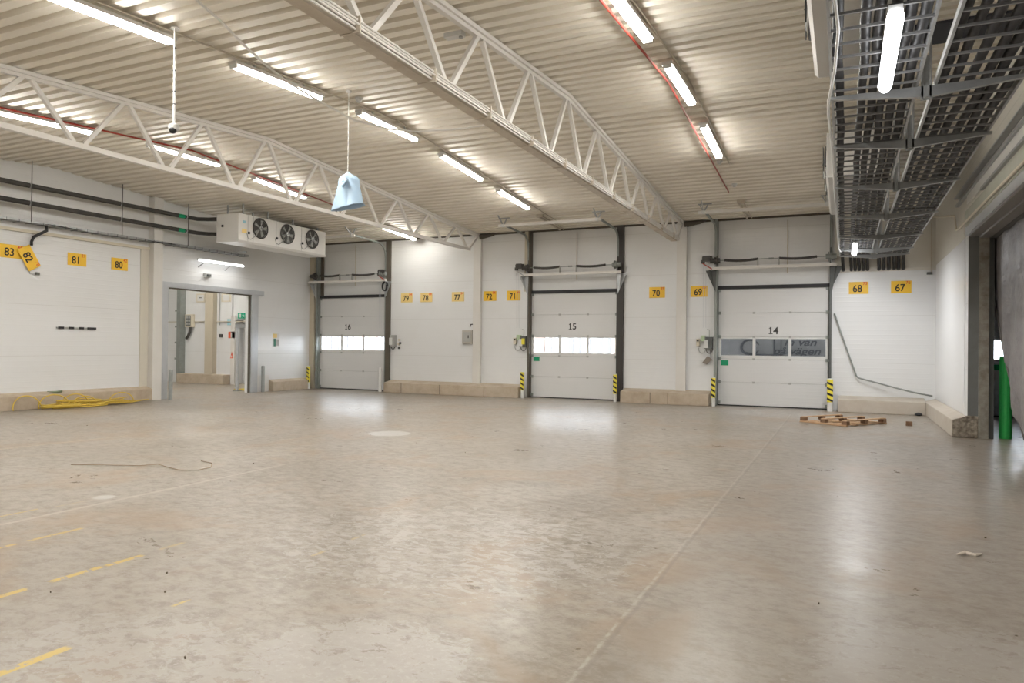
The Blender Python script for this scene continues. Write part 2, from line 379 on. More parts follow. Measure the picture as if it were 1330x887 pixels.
# thick beige skin on upper wall, right corner
mb = MB(); mb.box(-0.28, XR - 0.006, YB - 0.03, YB, 3.93, 5.58); struct(mb, 'trim_5', BEIGE)
mb = MB(); gable(mb, XR - 0.02, XR, 5.0, YB - 0.03, 4.56, -0.03); mb.box(XR - 0.02, XR, 17.4, YB - 0.03, 4.05, 4.57); struct(mb, 'trim_6', BEIGE)
mb = MB()
for z, t, d in ((4.86, 0.05, 0.07), (5.02, 0.03, 0.10), (4.63, 0.05, 0.05)): mb.box(XR - 0.02 - d, XR - 0.02, 5, 18.2 if z > 4.7 else 15.2, z - t / 2, z + t / 2)
struct(mb, 'trim_7', GALV)
mb = MB(); mb.box(XR - 0.05, XR - 0.02, 5, 16.9, 4.66, 4.84); struct(mb, 'trim_8', WHITE)
mb = MB(); mb.box(XR - 0.045, XR, 5, 17.1, 4.24, 4.56); struct(mb, 'trim_9', GREENPANEL)
mb = MB(); mb.box(XR - 0.03, XR, 10.5, 17.2, 4.07, 4.24); struct(mb, 'trim_10', GALVL)
# jambs and soffit of the right opening
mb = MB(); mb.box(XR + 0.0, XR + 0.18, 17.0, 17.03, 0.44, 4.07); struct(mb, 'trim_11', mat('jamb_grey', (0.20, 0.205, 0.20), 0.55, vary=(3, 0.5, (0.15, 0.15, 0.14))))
mb = MB(); mb.box(XR + 0.18, XR + 0.35, 16.96, 17.03, 0, 4.07); struct(mb, 'trim_12', mat('stained_post', (0.36, 0.34, 0.29), 0.7, vary=(6, 0.9, (0.2, 0.17, 0.13))))
mb = MB(); mb.box(XR + 0.35, XR + 0.44, 16.99, 17.1, 0, 4.2); struct(mb, 'trim_13', DKGREY)
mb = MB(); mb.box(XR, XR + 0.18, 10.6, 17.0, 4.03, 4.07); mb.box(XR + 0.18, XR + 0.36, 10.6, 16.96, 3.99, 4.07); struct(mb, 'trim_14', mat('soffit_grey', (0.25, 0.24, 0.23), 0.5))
mb = MB(); mb.box(XR + 0.36, XR + 0.50, 10.6, 17.1, 3.98, 4.2); struct(mb, 'trim_15', DKGREY)
mb = MB(); mb.box(XR - 0.012, XR, 17.4, YB, 0.45, 4.05); struct(mb, 'trim_16', mat('white_hygiene_board', (0.80, 0.80, 0.80), 0.28))

# columns
def column(name, x0, x1, y0, y1, z0, z1, mm=WHITE): return struct(box(x0, x1, y0, y1, z0, z1), name, mm)
WCOL = mat('white_column_paint', (0.70, 0.68, 0.64), 0.4, vary=(1.5, 0.4, (0.62, 0.59, 0.53)))
BCOL = mat('beige_column_paint', (0.52, 0.465, 0.36), 0.55, vary=(2, 0.5, (0.46, 0.40, 0.30)))
struct(box(-11.84, -11.55, 22.47, YB, 0.4, 5.6), 'column', WCOL)
struct(box(-4.74, -4.44, 22.47, YB, 0.4, 5.6), 'column', WCOL)
mb = MB(); mb.box(XL, -18.86, 15.24, 15.56, 0, roof(15.4) - .01)
struct(mb, 'column', WCOL)
struct(box(XL, -18.88, 22.5, YB, 0, 5.6), 'column', BCOL)
# beige inner flanks
struct(box(XL, XL + 0.03, 14.97, 15.24, 0.36, 4.55), 'trim_17', mat('cream_flank', (0.62, 0.585, 0.50), 0.5))
struct(MB().box(XL, XL + 0.06, YF, 15.24, 4.52, 4.60), 'trim_18', mat('cream_ledge', (0.62, 0.57, 0.45), 0.5))
# dark full-height posts at the bays
k = 19
for x0, x1, y0, mm, z0 in ((-18.86, -18.74, 22.62, GREYGRN, 0), (-15.55, -15.35, 22.52, DKBROWN, 0), (-9.90, -9.76, 22.52, BCOL, 3.6),
                       (-9.76, -9.70, 22.50, DKBROWN, 0), (-6.66, -6.44, 22.50, mat('dark_brown_post', (0.045, 0.04, 0.036), 0.6), 0), (-3.60, -3.52, 22.50, GREYGRN, 0),
                       (-0.40, -0.345, 22.5, DKGREY, 0), (-18.72, -18.6, 22.70, DKBROWN, 3.6)):
    struct(box(x0, x1, y0, 22.76, z0, roof(22.6) - 0.01), 'trim_%d' % k, mm); k += 1

# kerbs : chamfered concrete upstands
def kerb_x(x0, x1, yf=22.12, yb=YB, top=0.355, tb=0.44):
    return MB().prism([(x0, yf, 0), (x0, yf, top), (x0, yb, tb), (x0, yb, 0)], (x1 - x0, 0, 0))
def kerb_y(y0, y1, xf, xb, top=0.35, tb=0.43):
    return MB().prism([(xf, y0, 0), (xf, y0, top), (xb, y0, tb), (xb, y0, 0)], (0, y1 - y0, 0))
kb = 0
def kerb(mb, mm=CONC):
    global kb; kb += 1
    o = struct(mb, 'baseboard_%s' % ('left', 'left_corner', 'back', 'back_middle', 'back_corner', 'right', 'right_end', 'left_room')[kb - 1], mm)
    bv = o.modifiers.new('bevel', 'BEVEL'); bv.width = 0.015; bv.segments = 2
    return o
kerb(kerb_y(YF, 15.24, -18.85, XL))
kerb(kerb_y(20.3, 22.3, -18.85, XL))
kerb(kerb_x(-15.32, -9.92))
kerb(kerb_x(-6.40, -3.68))
kerb(kerb_x(-0.16, 1.98), CONCT)
kerb(kerb_y(17.05, YB, 1.98, XR), CONCT)
kerb(MB().prism([(1.985, 17.03, 0), (1.985, 17.03, 0.345), (2.25, 17.03, 0.445), (2.43, 17.03, 0.44), (2.43, 17.03, 0)], (0, -0.045, 0)), CONCR)
kerb(MB().box(-26.35, -23.65, 22.5, 22.98, 0, 0.40), CONC)
# vertical joints in kerbs
mb = MB()
for x in (-14.55, -12.95, -11.2, -5.45, -4.9): mb.box(x - 0.008, x + 0.008, 22.113, 22.125, 0.01, 0.35)
struct(mb, 'trim_%d' % k, DKBROWN); k += 1

# opening frame to the left room
mb = MB(); mb.box(XL, XL + 0.09, 15.66, 15.90, 0, 3.62); mb.box(XL, XL + 0.09, 19.36, 19.68, 0, 3.45); mb.box(XL, XL + 0.10, 15.66, 19.95, 3.45, 3.62)
struct(mb, 'trim_%d' % k, GALVL); k += 1
mb = MB(); mb.box(XL - 0.02, XL + 0.05, 19.31, 19.362, 0, 3.45); mb.box(XL - 0.02, XL + 0.08, 15.9, 19.36, 3.41, 3.452)
struct(mb, 'trim_%d' % k, DKBROWN); k += 1
mb = MB(); mb.box(XL, XL + 0.05, 19.7, 20.28, 0, 0.6); struct(mb, 'trim_%d' % k, WHITE); k += 1
# left room column and door track
struct(box(-24.98, -24.52, 22.75, 22.98, 0.4, 5.5), 'column', BCOL)
mb = MB(); mb.box(-26.62, -26.40, 22.7, 22.98, 0, 5.5)
for z in (1.0, 1.7, 2.4, 3.1): mb.box(-26.75, -26.6, 22.72, 22.8, z, z + 0.08)
struct(mb, 'trim_%d' % k, GREYGRN); k += 1
struct(box(-30, XL - 0.2, 22.93, 22.98, 2.64, 2.67), 'trim_%d' % k, BCOL); k += 1

# ------------------------------------------------------------------ outside of the dock doors
struct(box(-60, 40, 24.4, 90, -1.35, -1.2), 'ground', ASPH)

# ------------------------------------------------------------------ dock doors
SECT = (0.03, 0.72, 1.42, 2.09, 2.81, 3.54)
ONE, NZ = {}, {}
def dock_door(idx, x0, x1, number, sticker=True):
    r = sroot('door_%d' % idx, (x0, 22.75, 0))
    y0, y1 = 22.72, 22.77
    w = x1 - x0
    for i in range(5):
        z0, z1 = SECT[i] + 0.004, SECT[i + 1] - 0.004
        if i != 2:
            MB().box(x0, x1, y0, y1, z0, z1).build('panel', DOORP, r, bevel=0.006)
        else:
            mb = MB(); mb.box(x0, x1, y0, y1, z0, 1.53); mb.box(x0, x1, y0, y1, 2.03, z1)
            st = [x0, x0 + 0.075, 0, 0, 0, 0, x1 - 0.075, x1]
            pw = (w - 0.15 - 0.16) / 3
            a = x0 + 0.075; mb.box(x0, a, y0, y1, 1.53, 2.03); mb.box(x1 - 0.075, x1, y0, y1, 1.53, 2.03); panes = []
            for j in range(3):
                panes.append((a, a + pw))
                if j < 2: mb.box(a + pw, a + pw + 0.08, y0, y1, 1.53, 2.03)
                a += pw + 0.08
            fr = mb.build('window_frame', WHITEP, r)
            for a, b in panes: MB().box(a, b, 22.745, 22.752, 1.53, 2.03).build('pane', GLASS, fr)
    for i in range(1, 5):          # hinges
        for fx in (0.335, 0.665):
            MB().box(x0 + w * fx - 0.035, x0 + w * fx + 0.035, y0 - 0.012, y0, SECT[i] - 0.03, SECT[i] + 0.03).build('hinge', GREYBOX, r)
    for i in range(0, 6):          # rollers
        for sx in (x0 + 0.03, x1 - 0.03):
            s = -1 if sx < x0 + 1 else 1; z = min(max(SECT[i], 0.1), 3.50)
            mb = MB(); mb.box(sx - 0.045, sx + 0.045, y0 - 0.035, y0, z - 0.045, z + 0.045); mb.tube([(sx, y0 - 0.03, z), (sx + s * 0.1, y0 - 0.03, z)], 0.018)
            mb.build('roller_bracket', GREYGRN, r)
    MB().box(x0, x1, y0 + 0.0, y1, -0.01, 0.036).build('bottom_seal', BLACK, r)
    MB().box(x0 - 0.02, x1 + 0.02, 22.67, 22.80, 3.530, 3.635).build('head_seal', BLACK, r)
    for z in SECT[1:5]: MB().box(x0, x1, 22.735, 22.765, z - 0.02, z + 0.02).build('joint_light_block', GREYBOX, r)  # backing strips added behind the joints to stop daylight leaking through
    for a, b in ((x0 - 0.16, x0 + 0.03), (x1 - 0.03, x1 + 0.16)): MB().box(a, b, 22.772, 22.80, -0.01, 3.62).build('side_light_block', MOTOR, r)  # edge strips added to block daylight at the door sides
    if number:
        tx = text_obj(number, 'dock_number', 0.29, INKG, r, ({'16': -17.41, '15': -8.23, '14': -1.92}[number], y0 - 0.002, 2.40 if number != '14' else 2.265), 'y-', bold=0.006)
        vs = sorted(set(round(v.co.x, 4) for v in tx.data.vertices)); gaps = [(b - a, i) for i, (a, b) in enumerate(zip(vs, vs[1:]))]
        first = [v for v in vs if v < vs[0] + 0.06]; ONE[number] = (first[0] + first[-1]) / 2; zs = [v.co.z for v in tx.data.vertices]; NZ[number] = (min(zs) + max(zs)) / 2
        MB().box(ONE[number] - 0.055, ONE[number] + 0.055, y0 - 0.004, y0, NZ[number] - 0.104, NZ[number] - 0.082).build('digit_foot', INKG, r)
        MB().bar((ONE[number] - 0.048, y0 - 0.002, NZ[number] + 0.058), (ONE[number] + 0.0, y0 - 0.002, NZ[number] + 0.090), 0.022, 0.004, up=(0, 1, 0)).build('digit_flag', INKG, r)
    if sticker:
        s = MB().box(x0 + 0.08, x0 + 0.30, y0 - 0.006, y0, 1.22 if number == '14' else 1.24, 1.38).build('green_sticker', GREEN, r)
    return r
D16 = dock_door(1, -18.74, -15.62, '16', False)
D15 = dock_door(2, -9.70, -6.68, '15')
D14 = dock_door(3, -3.50, -0.42, '14')
D13 = dock_door(4, 3.50, 6.55, '', True)

# ------------------------------------------------------------------ lifting gear of the doors
def lift(x0, x1, label, chain_left=True, top_bar=True, mode=15, coil=False):
    t = empty('door_lift_gear', ((x0 + x1) / 2, 22.5, 0), label, 'door mechanism')
    yb = 22.5
    for s, x in ((-1, x0 - 0.06), (1, x1 + 0.06)):        # vertical tracks that curve in along the roof
        mb = MB(); zt = 5.0
        pts = [(x, yb + 0.05, 0.02), (x, yb + 0.05, 3.6), (x, yb + 0.02, zt)]
        for a in range(1, 7):
            th = a / 6 * PI / 2; pts.append((x, yb + 0.02 - 0.42 * (1 - math.cos(th)) , zt + 0.42 * math.sin(th) * 1.15))
        pts.append((x, 20.62, 5.545))
        for a, b in zip(pts, pts[1:]): mb.bar(a, b, 0.055, 0.05, up=(1, 0, 0))
        mb.build('track', GREYGRN, t)
        mb = MB(); y = yb - 0.10
        mb.prism([(x + 0.13 * s, yb + 0.08, 4.10), (x + 0.17 * s, yb - 0.24, 4.10), (x + 0.03 * s, yb + 0.08, 3.42)], (-0.015 * s, 0, 0))
        mb.prism([(x - 0.02 * s, yb - 0.02, 4.10), (x + 0.30 * s, yb - 0.02, 4.10), (x + 0.0 * s, yb - 0.02, 3.45)], (0, 0.012, 0))
        mb.build('gusset_bracket', GALV if mode != 14 else DKGREY, t)
        mb = MB(); mb.tube([(x - 0.02, yb - 0.16, 4.37), (x + 0.02, yb - 0.16, 4.37)], 0.11, 16); mb.tube([(x - 0.06 * s - 0.015, yb - 0.16, 4.37), (x - 0.06 * s + 0.015, yb - 0.16, 4.37)], 0.135, 16)
        mb.tube([(x - 0.14 , yb - 0.16, 4.37), (x + 0.14, yb - 0.16, 4.37)], 0.075, 12)
        mb.build('cable_drum', MOTOR if s < 0 else GREYGRN, t, smooth=False)
        MB().bar((x, yb - 0.1, 4.14), (x, yb - 0.1, 4.46), 0.12, 0.02).build('bearing_plate', GALV, t)
    MB().box(x0 - 0.30, x1 + 0.20, yb - 0.20, yb - 0.10, 4.10, 4.18).build('carrier_beam', STEEL, t)
    mb = MB(); mb.tube([(x0 - 0.3, yb - 0.16, 4.375), (x1 + 0.1, yb - 0.16, 4.375)], 0.0125, 8); xm = (x0 + x1) / 2; mb.tube([(xm - 0.07, yb - 0.16, 4.375), (xm + 0.07, yb - 0.16, 4.375)], 0.028, 10)
    mb.build('shaft', GREYGRN, t)
    w = x1 - x0
    for a, b in ((x0 + 0.07 * w, x0 + 0.38 * w), (x0 + 0.57 * w, x0 + 0.90 * w)):
        pts = []; 
        mb = MB(); n = 26; rr = []
        for i in range(n * 2 + 1):
            u = i / (n * 2); sag = -0.035 * math.sin(PI * u)
            pts.append((a + (b - a) * u, yb - 0.16, 4.38 + sag)); rr.append(0.043 if i % 2 else 0.034)
        mb.tube(pts, rr, 8); mb.build('torsion_spring', MOTOR, t)
        e = b if a < xm - 0.1 and b < xm else a
        MB().box(e - 0.015, e + 0.015, yb - 0.19, yb - 0.12, 4.18, 4.40).build('spring_anchor', GREYBOX, t)
    # operator and hand chain
    s = -1; x = (x0 - 0.30) if chain_left else (x1 + 0.02)
    mb = MB(); mb.box(x - 0.10, x + 0.10, yb - 0.26, yb - 0.10, 4.36, 4.52); mb.tube([(x - 0.13, yb - 0.18, 4.45), (x + 0.16, yb - 0.18, 4.45)], 0.065, 12); mb.box(x - 0.16, x - 0.06, yb - 0.22, yb - 0.14, 4.30, 4.40)
    mb.build('operator_motor', MOTOR, t)
    mb = MB(); mb.bar((x - 0.12, yb - 0.2, 4.30), (x + 0.16, yb - 0.2, 4.12), 0.03, 0.03); mb.build('motor_bracket', REDP if mode != 15 else GALV, t)
    mb = MB()
    for dx in (-0.10, -0.02): mb.tube([(x + dx, yb - 0.2, 4.3), (x + dx, yb - 0.12, 2.35)], 0.0045, 5)
    mb.build('hand_chain', GALVL, t)
    # centre drop rod
    xr = xm + (0.1 if mode != 14 else 0.42)
    mb = MB(); mb.tube([(xr, 22.70, roof(22.7) - 0.1), (xr, 22.70, 3.98)], 0.014, 6); mb.build('drop_rod', BROWNST if mode == 15 else BCOL, t)
    if coil:
        pts = [(x1 + 0.14, 22.42 + 0.0, 4.0)]
        pts = [(x1 + 0.16 + 0.10 * math.cos(a), 22.40 - 0.002 * i, 3.90 + 0.17 * math.sin(a)) for i, a in enumerate([k * PI / 10 for k in range(62)])]
        MB().tube(pts, 0.014, 6).build('cable_coil', BLACK, t)
    if top_bar:
        zb = 5.53
        MB().box(x0 - 0.25, x1 + 0.1, 20.53, 20.61, zb - 0.04, zb + 0.04).build('end_bar', STEEL, t)
        for s, x in ((-1, x0 - 0.1), (1, x1 - 0.02)):
            mb = MB(); zr = roof(20.6); mb.bar((x, 20.6, zb), (x - 0.12, 20.6, zr - .02), 0.03, 0.03); mb.bar((x, 20.6, zb), (x + 0.12, 20.6, zr - .02), 0.03, 0.03)
            mb.bar((x - 0.16, 20.6, zr - 0.018), (x + 0.22, 20.6, zr - 0.018), 0.05, 0.03); mb.bar((x, 20.6, zb), (x, 20.2, roof(20.2) - .02), 0.03, 0.03)
            mb.build('roof_bracket', GALV, t)
            MB().tube([(x, 20.50, zb), (x, 20.60, zb)], 0.055, 12).build('bumper', WHITEP, t)
    return t
lift(-18.70, -15.62, 'steel spring shaft and tracks over door sixteen, black cable coil at its end', False, True, 16, True)
lift(-9.70, -6.68, 'steel spring shaft, tracks and white beam over the loading door marked fifteen', True, True, 15)
lift(-3.50, -0.42, 'steel spring shaft, tracks and white beam over the loading door marked fourteen', True, True, 14)

# ------------------------------------------------------------------ bollards and post guards
def guard(x, y, z, label, stripes=True, r=0.055, mm=None, name='post_guard'):
    t = empty(name, (x, y, 0), label, 'bollard', None)
    mb = MB(); mb.tube([(x, y, 0), (x, y, z)], r, 16); mb.build('post', mm or WHITEP, t, smooth=False)
    MB().tube([(x, y, z), (x, y, z + 0.015), (x, y, z + 0.022)], [r * 1.0, r * 0.9, r * 0.5], 16).build('cap', mm or WHITEP, t)
    if stripes:
        mb = MB(); w = r * 1.02; yf = y - r - 0.004
        mb.box(x - w, x + w, yf, y + r * 0.3, 0.26, z); tp = mb.build('yellow_tape', TAPEY, t)
        mb = MB(); h = 0.26
        while h < z - 0.10:
            mb.prism([(x - w - .001, yf - 0.002, h + 0.07), (x - w - .001, yf - 0.002, h + 0.13), (x + w + .001, yf - 0.002, h + 0.06), (x + w + .001, yf - 0.002, h)], (0, 0.004, 0)); h += 0.15
        mb.build('black_stripes', INK, tp)
    return t
guard(-18.86, 22.22, 0.87, 'white post with yellow and black tape in the corner beside door sixteen')
guard(-15.56, 22.25, 0.87, 'plain pale post without tape at the foot of the loading door marked sixteen', False, 0.07)
guard(-9.80, 22.22, 0.87, 'thin post with striped tape under the control box of door fifteen')
guard(-6.60, 22.25, 0.87, 'post with striped tape at the dark brown frame of door fifteen')
guard(-3.55, 22.2, 0.85, 'post with yellow and black tape below the control box of the loading door marked fourteen')
guard(-0.36, 22.2, 0.90, 'post with yellow and black tape beside the pallet and the door marked fourteen', True, 0.075)
STE = mat('worn_steel_post', (0.36, 0.38, 0.37), 0.45, 0.4, vary=(8, 0.5, (0.26, 0.27, 0.26)))
guard(-18.68, 15.74, 0.90, 'short steel bollard at the near side of the framed passage', False, 0.06, STE, 'steel_bollard')
guard(-18.93, 19.86, 0.92, 'short steel bollard at the far side of the framed passage, before white wall', False, 0.06, STE, 'steel_bollard')
g_ = guard(2.93, 17.25, 1.62, 'bright green steel bollard half hidden behind the hanging grey sheet', False, 0.112, GREENB, 'green_bollard')

# ------------------------------------------------------------------ number signs
def sign(face, u, z, num, small, label, w=0.50, h=0.34, roll=0.0, pale=False, off=0.0, red=RED):
    m_ = YELLOWP if pale else YELLOW
    if face == 'y-':
        t = empty('number_sign', (u, YB - 0.01 - off, z), label, 'sign', 'yellow bay number signs on the walls')
        pl = MB().box(-w / 2, w / 2, -0.004, 0.004, -h / 2, h / 2)
        M = Matrix.Translation((u, YB - 0.008 - off, z)) @ Matrix.Rotation(-roll, 4, 'Y')
        d = Vector((0, -0.006, 0)); fc = 'y-'; off2 = lambda a, b: M @ Vector((a, -0.006, b))
    else:
        t = empty('number_sign', (XL + 0.01 + off, u, z), label, 'sign', 'yellow bay number signs on the walls')
        pl = MB().box(-0.004, 0.004, -w / 2, w / 2, -h / 2, h / 2)
        M = Matrix.Translation((XL + 0.008 + off, u, z)) @ Matrix.Rotation(roll, 4, 'X')
        fc = 'x+'; off2 = lambda a, b: M @ Vector((0.006, a, b))
    pl.bm.transform(M); pl.build('plate', m_, t)
    rr = roll if face == 'x+' else roll
    text_obj(num, 'number', 0.275, INK, t, off2(-0.03, -0.03), fc, 0.0015, 0.0042, roll=rr, sx=0.9)
    text_obj(small, 'small_red_number', 0.125, red, t, off2(w / 2 - 0.085, h / 2 - 0.055), fc, 0.0015, 0.002, roll=rr, sx=0.95)
    return t
for x, num, sm, lab, pale in ((-14.66, '79', '84', 'faded yellow sign reading seventy-nine nearest the door marked sixteen', True), (-13.82, '78', '68', 'faded yellow sign reading seventy-eight, between seventy-nine and seventy-seven', True),
        (-12.51, '77', '34', 'faded yellow sign reading seventy-seven, above the small grey wall cabinet', True), (-11.24, '72', '86', 'bright yellow sign reading seventy-two beside the white column', False),
        (-10.33, '71', '66', 'yellow sign reading seventy-one below the motor of the door marked fifteen', False), (-5.37, '70', '35', 'yellow sign reading seventy between two columns on back wall', False),
        (-4.07, '69', '67', 'yellow sign reading sixty-nine below the motor of the door marked fourteen', False), (0.35, '68', '73', 'yellow sign reading sixty-eight under the hanging black cable ends', False),
        (1.41, '67', '76', 'yellow sign reading sixty-seven nearest the right corner of the hall', False)):
    sign('y-', x, 3.475 if x < -5 else 3.48, num, sm, lab, pale=pale)
sign('x+', 11.27, 4.0, '83', '44', 'yellow sign reading eighty-three, partly covered by a tilted sign', w=0.62, pale=False, off=0.0)
sign('x+', 11.70, 3.88, '82', '78', 'tilted yellow sign reading eighty-two, overlapping the sign beside it', w=0.60, roll=-1.05, off=0.05)
sign('x+', 13.01, 3.985, '81', '21', 'yellow sign reading eighty-one alone on the left wall', w=0.53)
sign('x+', 14.29, 3.995, '80', '42', 'yellow sign reading eighty on the left wall nearest the column', w=0.52, red=RED)

# ------------------------------------------------------------------ trusses
def truss(x, label, beam_cables=False):
    t = empty('roof_truss', (x, 10, 5), label, 'truss', 'white lattice trusses carrying the roof')
    tc = 0.07
    mb = MB()
    ys = [YF + 0.1, RIDGE, 22.56]
    for a, b in zip(ys, ys[1:]):
        mb.bar((x, a, roof(a) - 0.045), (x, b, roof(b) - 0.045), 0.15, 0.06)
        mb.bar((x, a, roof(a) - 0.10), (x, b, roof(b) - 0.10), 0.075, 0.06)
    mb.build('top_chord', STEEL, t)
    mb = MB(); mb.bar((x, YF + 0.1, 5.03), (x, 21.9, 5.03), 0.11, 0.09); mb.build('bottom_chord', STEEL, t)
    N = 1.73; k = -11
    while True:
        yt = RIDGE + k * N
        if yt > 22.6: break
        for s in (-1, 1):
            yb = yt + s * N / 2; a = yt + s * 0.07; b = yb - s * 0.09
            if yb > 21.9 or yt < YF + 0.8: continue
            mb = MB(); mb.bar((x, a, roof(yt) - tc - 0.05), (x, b, 5.07), 0.065, 0.065, up=(1, 0, 0)); mb.build('web_member', STEEL, t)
        k += 1
    mb = MB(); mb.bar((x, 22.45, roof(22.4) - 0.12), (x, 21.86, 5.06), 0.065, 0.065, up=(1, 0, 0)); mb.build('web_member', STEEL, t)
    return t
T1 = truss(-11.7, 'white roof truss behind the blue bag, meeting the column by sign seventy-two')
T2 = truss(-4.6, 'white roof truss with conduits along its bottom chord, ending between signs seventy and sixty-nine')
MB().box(-4.6 - 0.14, -4.6 + 0.02, YF + 0.2, 21.7, 4.93, 4.98).build('cable_channel', BROWNST, T2)
MB().box(-4.70, -4.66, YF + 0.2, 21.7, 4.98, 5.10).build('cable_channel', BROWNST, T2)
for dx, dz in ((0.075, 5.05), (0.095, 5.00), (0.055, 4.955)):
    MB().tube([(-4.6 + dx, YF + 0.2, dz), (-4.6 + dx, 21.7, dz)], 0.012, 6).build('conduit', STEEL, T2)
for y in (6.0, 7.5, 9.0, 10.5, 12.0, 13.5, 15.0, 16.5, 18, 19.5, 21): MB().box(-4.745, -4.49, y, y + 0.02, 4.92, 5.085).build('cable_clamp', BROWNST, T2)
# dark end brackets on columns
for x in (-11.7, -4.6):
    mb = MB(); mb.prism([(x + 0.08, 22.45, 5.60), (x + 0.75, 22.45, 5.62), (x + 0.55, 22.45, 5.55), (x + 0.1, 22.45, 5.46)], (0, 0.1, 0)); struct(mb, 'trim_%d' % k, DKBROWN); k += 1

# ------------------------------------------------------------------ ceiling lights
def area_lamp(t, a, b, w, power, aim=None, col=(1.0, 0.975, 0.935)):
    """the light the fitting's reflector throws downwards"""
    a, b = Vector(a), Vector(b); ld = bpy.data.lights.new('tube_glow', 'AREA'); ld.shape = 'RECTANGLE'
    ld.size = (b - a).length; ld.size_y = w; ld.energy = power; ld.color = col
    o = bpy.data.objects.new('lamp_glow', ld); COL.objects.link(o)
    ux = (b - a).normalized(); uz = -(Vector(aim) if aim else Vector((0, 0, -1))).normalized(); uy = uz.cross(ux).normalized(); uz = ux.cross(uy)
    M = Matrix((ux, uy, uz)).transposed().to_4x4(); M.translation = (a + b) / 2
    o.parent = t; o.matrix_parent_inverse = Matrix.Translation(-Vector(t.location)); o.matrix_basis = M
    return o
def fixture(x, y0, y1, label, group='tube lights under the roof', name='tube_light'):
    t = empty(name, (x, (y0 + y1) / 2, roof((y0 + y1) / 2)), label, 'light', group)
    zz = lambda y: roof(y) - 0.0
    def sbar(mbx, dx, w, z0, h, ya, yb): mbx.bar((x + dx, ya, zz(ya) - z0), (x + dx, yb, zz(yb) - z0), w, h)
    mb = MB(); sbar(mb, 0, 0.165, 0.095, 0.05, y0, y1); mb.build('housing', WHITE, t)
    for dx in (-0.042, 0.042):
        MB().tube([(x + dx, y0 + 0.05, zz(y0 + 0.05) - 0.145), (x + dx, y1 - 0.05, zz(y1 - 0.05) - 0.145)], 0.021, 10).build('lamp_tube', LED, t, smooth=True)
    area_lamp(t, (x, y0 + 0.08, zz(y0 + 0.08) - 0.150), (x, y1 - 0.08, zz(y1 - 0.08) - 0.150), 0.11, 104.0 if y1 < 21.5 else 22.0)
    for yy in (y0 + 0.03, y1 - 0.03):
        MB().box(x - 0.065, x + 0.065, yy - 0.015, yy + 0.015, zz(yy) - 0.17, zz(yy) - 0.075).build('lamp_holder', WHITEP, t)
    for yy in (y0 + 0.45, y1 - 0.45):
        MB().box(x - 0.02, x + 0.02, yy - 0.015, yy + 0.015, zz(yy) - 0.075, zz(yy) + 0.001).build('ceiling_clip', WHITEP, t)
    return t
mid_names = {5.0: 'nearest tube light of the middle row, beside the pole camera', 8.08: 'second nearest tube light in the middle row, crossed by the hanging grey cord', 11.18: 'third tube light of the middle row, above the blue bag', 14.25: 'fourth tube light of the middle row, past the blue bag', 17.25: 'farthest tube light of the middle row, nearest the loading doors'}
right_names = {7.95: 'nearest tube light of the row beside the red pipe and the large truss', 11.15: 'middle tube light of the row between the large truss and cable ladders', 14.28: 'farthest tube light of the row between the large truss and cable ladders'}
left_names = {7.95: 'tube light of the leftmost row seen through the truss nearest its near end', 11.2: 'second tube light of the leftmost row, seen behind the truss', 14.35: 'third tube light of the leftmost row, above the fan cooler', 20.2: 'farthest tube light of the leftmost row, close to the back wall above sign seventy-nine'}
for names, x in ((mid_names, -8.38), (right_names, -2.53), (left_names, -14.1)):
    for y, lab in names.items(): fixture(x, y, y + 2.03, lab)
    for i, y in enumerate((1.9, -1.2) if x > -14 and names is mid_names else (4.9, 1.8, -1.3)):
        fixture(x, y, y + 2.03, 'tube light behind the photographer in the %s row' % ('middle' if x == -8.38 else 'right hand' if x > -4 else 'leftmost'), 'tube lights out of view ' + ('middle' if x == -8.38 else 'right' if x > -4 else 'left'))
for y in (6, 12, 17.0, 20.2): fixture(-21.2, y, y + 2.03, 'unseen tube light added to brighten the neighbouring room nearer the passage', 'added tube lights next room near'); fixture(-24.6, y, y + 2.03, 'tube light in the neighbouring room beyond the framed passage', 'tube lights next room')  # row nearer the passage is added, unseen, to brighten the next room
# conduits linking the lights
def conduit(name, pts, r, m_, label, cat, n=8): return tag(MB().tube(pts, r, n).build(name, m_, smooth=True), label, cat)
rl = lambda x, ya, yb, off, n=1: [(x, ya, roof(ya) - off)] + ([(x, RIDGE, roof(RIDGE) - off)] if ya < RIDGE < yb else []) + [(x, yb, roof(yb) - off)]
conduit('cable_conduit', rl(-8.28, 0, 21.5, 0.03), 0.014, BROWNST, 'thin beige conduit linking the tube lights of the middle row', 'conduit')
conduit('cable_conduit', rl(-2.43, 0, 17.2, 0.03), 0.014, BROWNST, 'thin beige conduit linking the tube lights beside the large truss', 'conduit')
conduit('red_pipe', rl(-2.76, 0, 19.4, 0.06), 0.018, REDP, 'thin red pipe under the roof between the large truss and cable ladders', 'pipe')
conduit('red_pipe', rl(-13.99, 0, 17.6, 0.06), 0.02, REDP, 'thin red pipe under the roof behind the truss, by the leftmost lights', 'pipe')
def detector(x, y, label):
    t = empty('smoke_detector', (x, y, roof(y)), label, 'detector')
    z = roof(y); MB().tube([(x, y, z), (x, y, z - 0.03)], 0.07, 16).build('base', WHITEP, t); MB().tube([(x, y, z - 0.03), (x, y, z - 0.06), (x, y, z - 0.085)], [0.055, 0.05, 0.025], 16).build('sensor', WHITEP, t)
detector(-8.05, 10.75, 'small white detector on the roof beside the third middle light')
detector(-2.62, 16.95, 'small white detector past the farthest light by the red pipe')
detector(-2.55, 18.9, 'small white detector above the door marked fourteen')
detector(-14.6, 14.0, 'small white detector on the roof near the red pipe behind the truss')
t = empty('emergency_light', (-4.9, 8.8, 6.1), 'small white emergency light box on the roof beside the large truss', 'light')
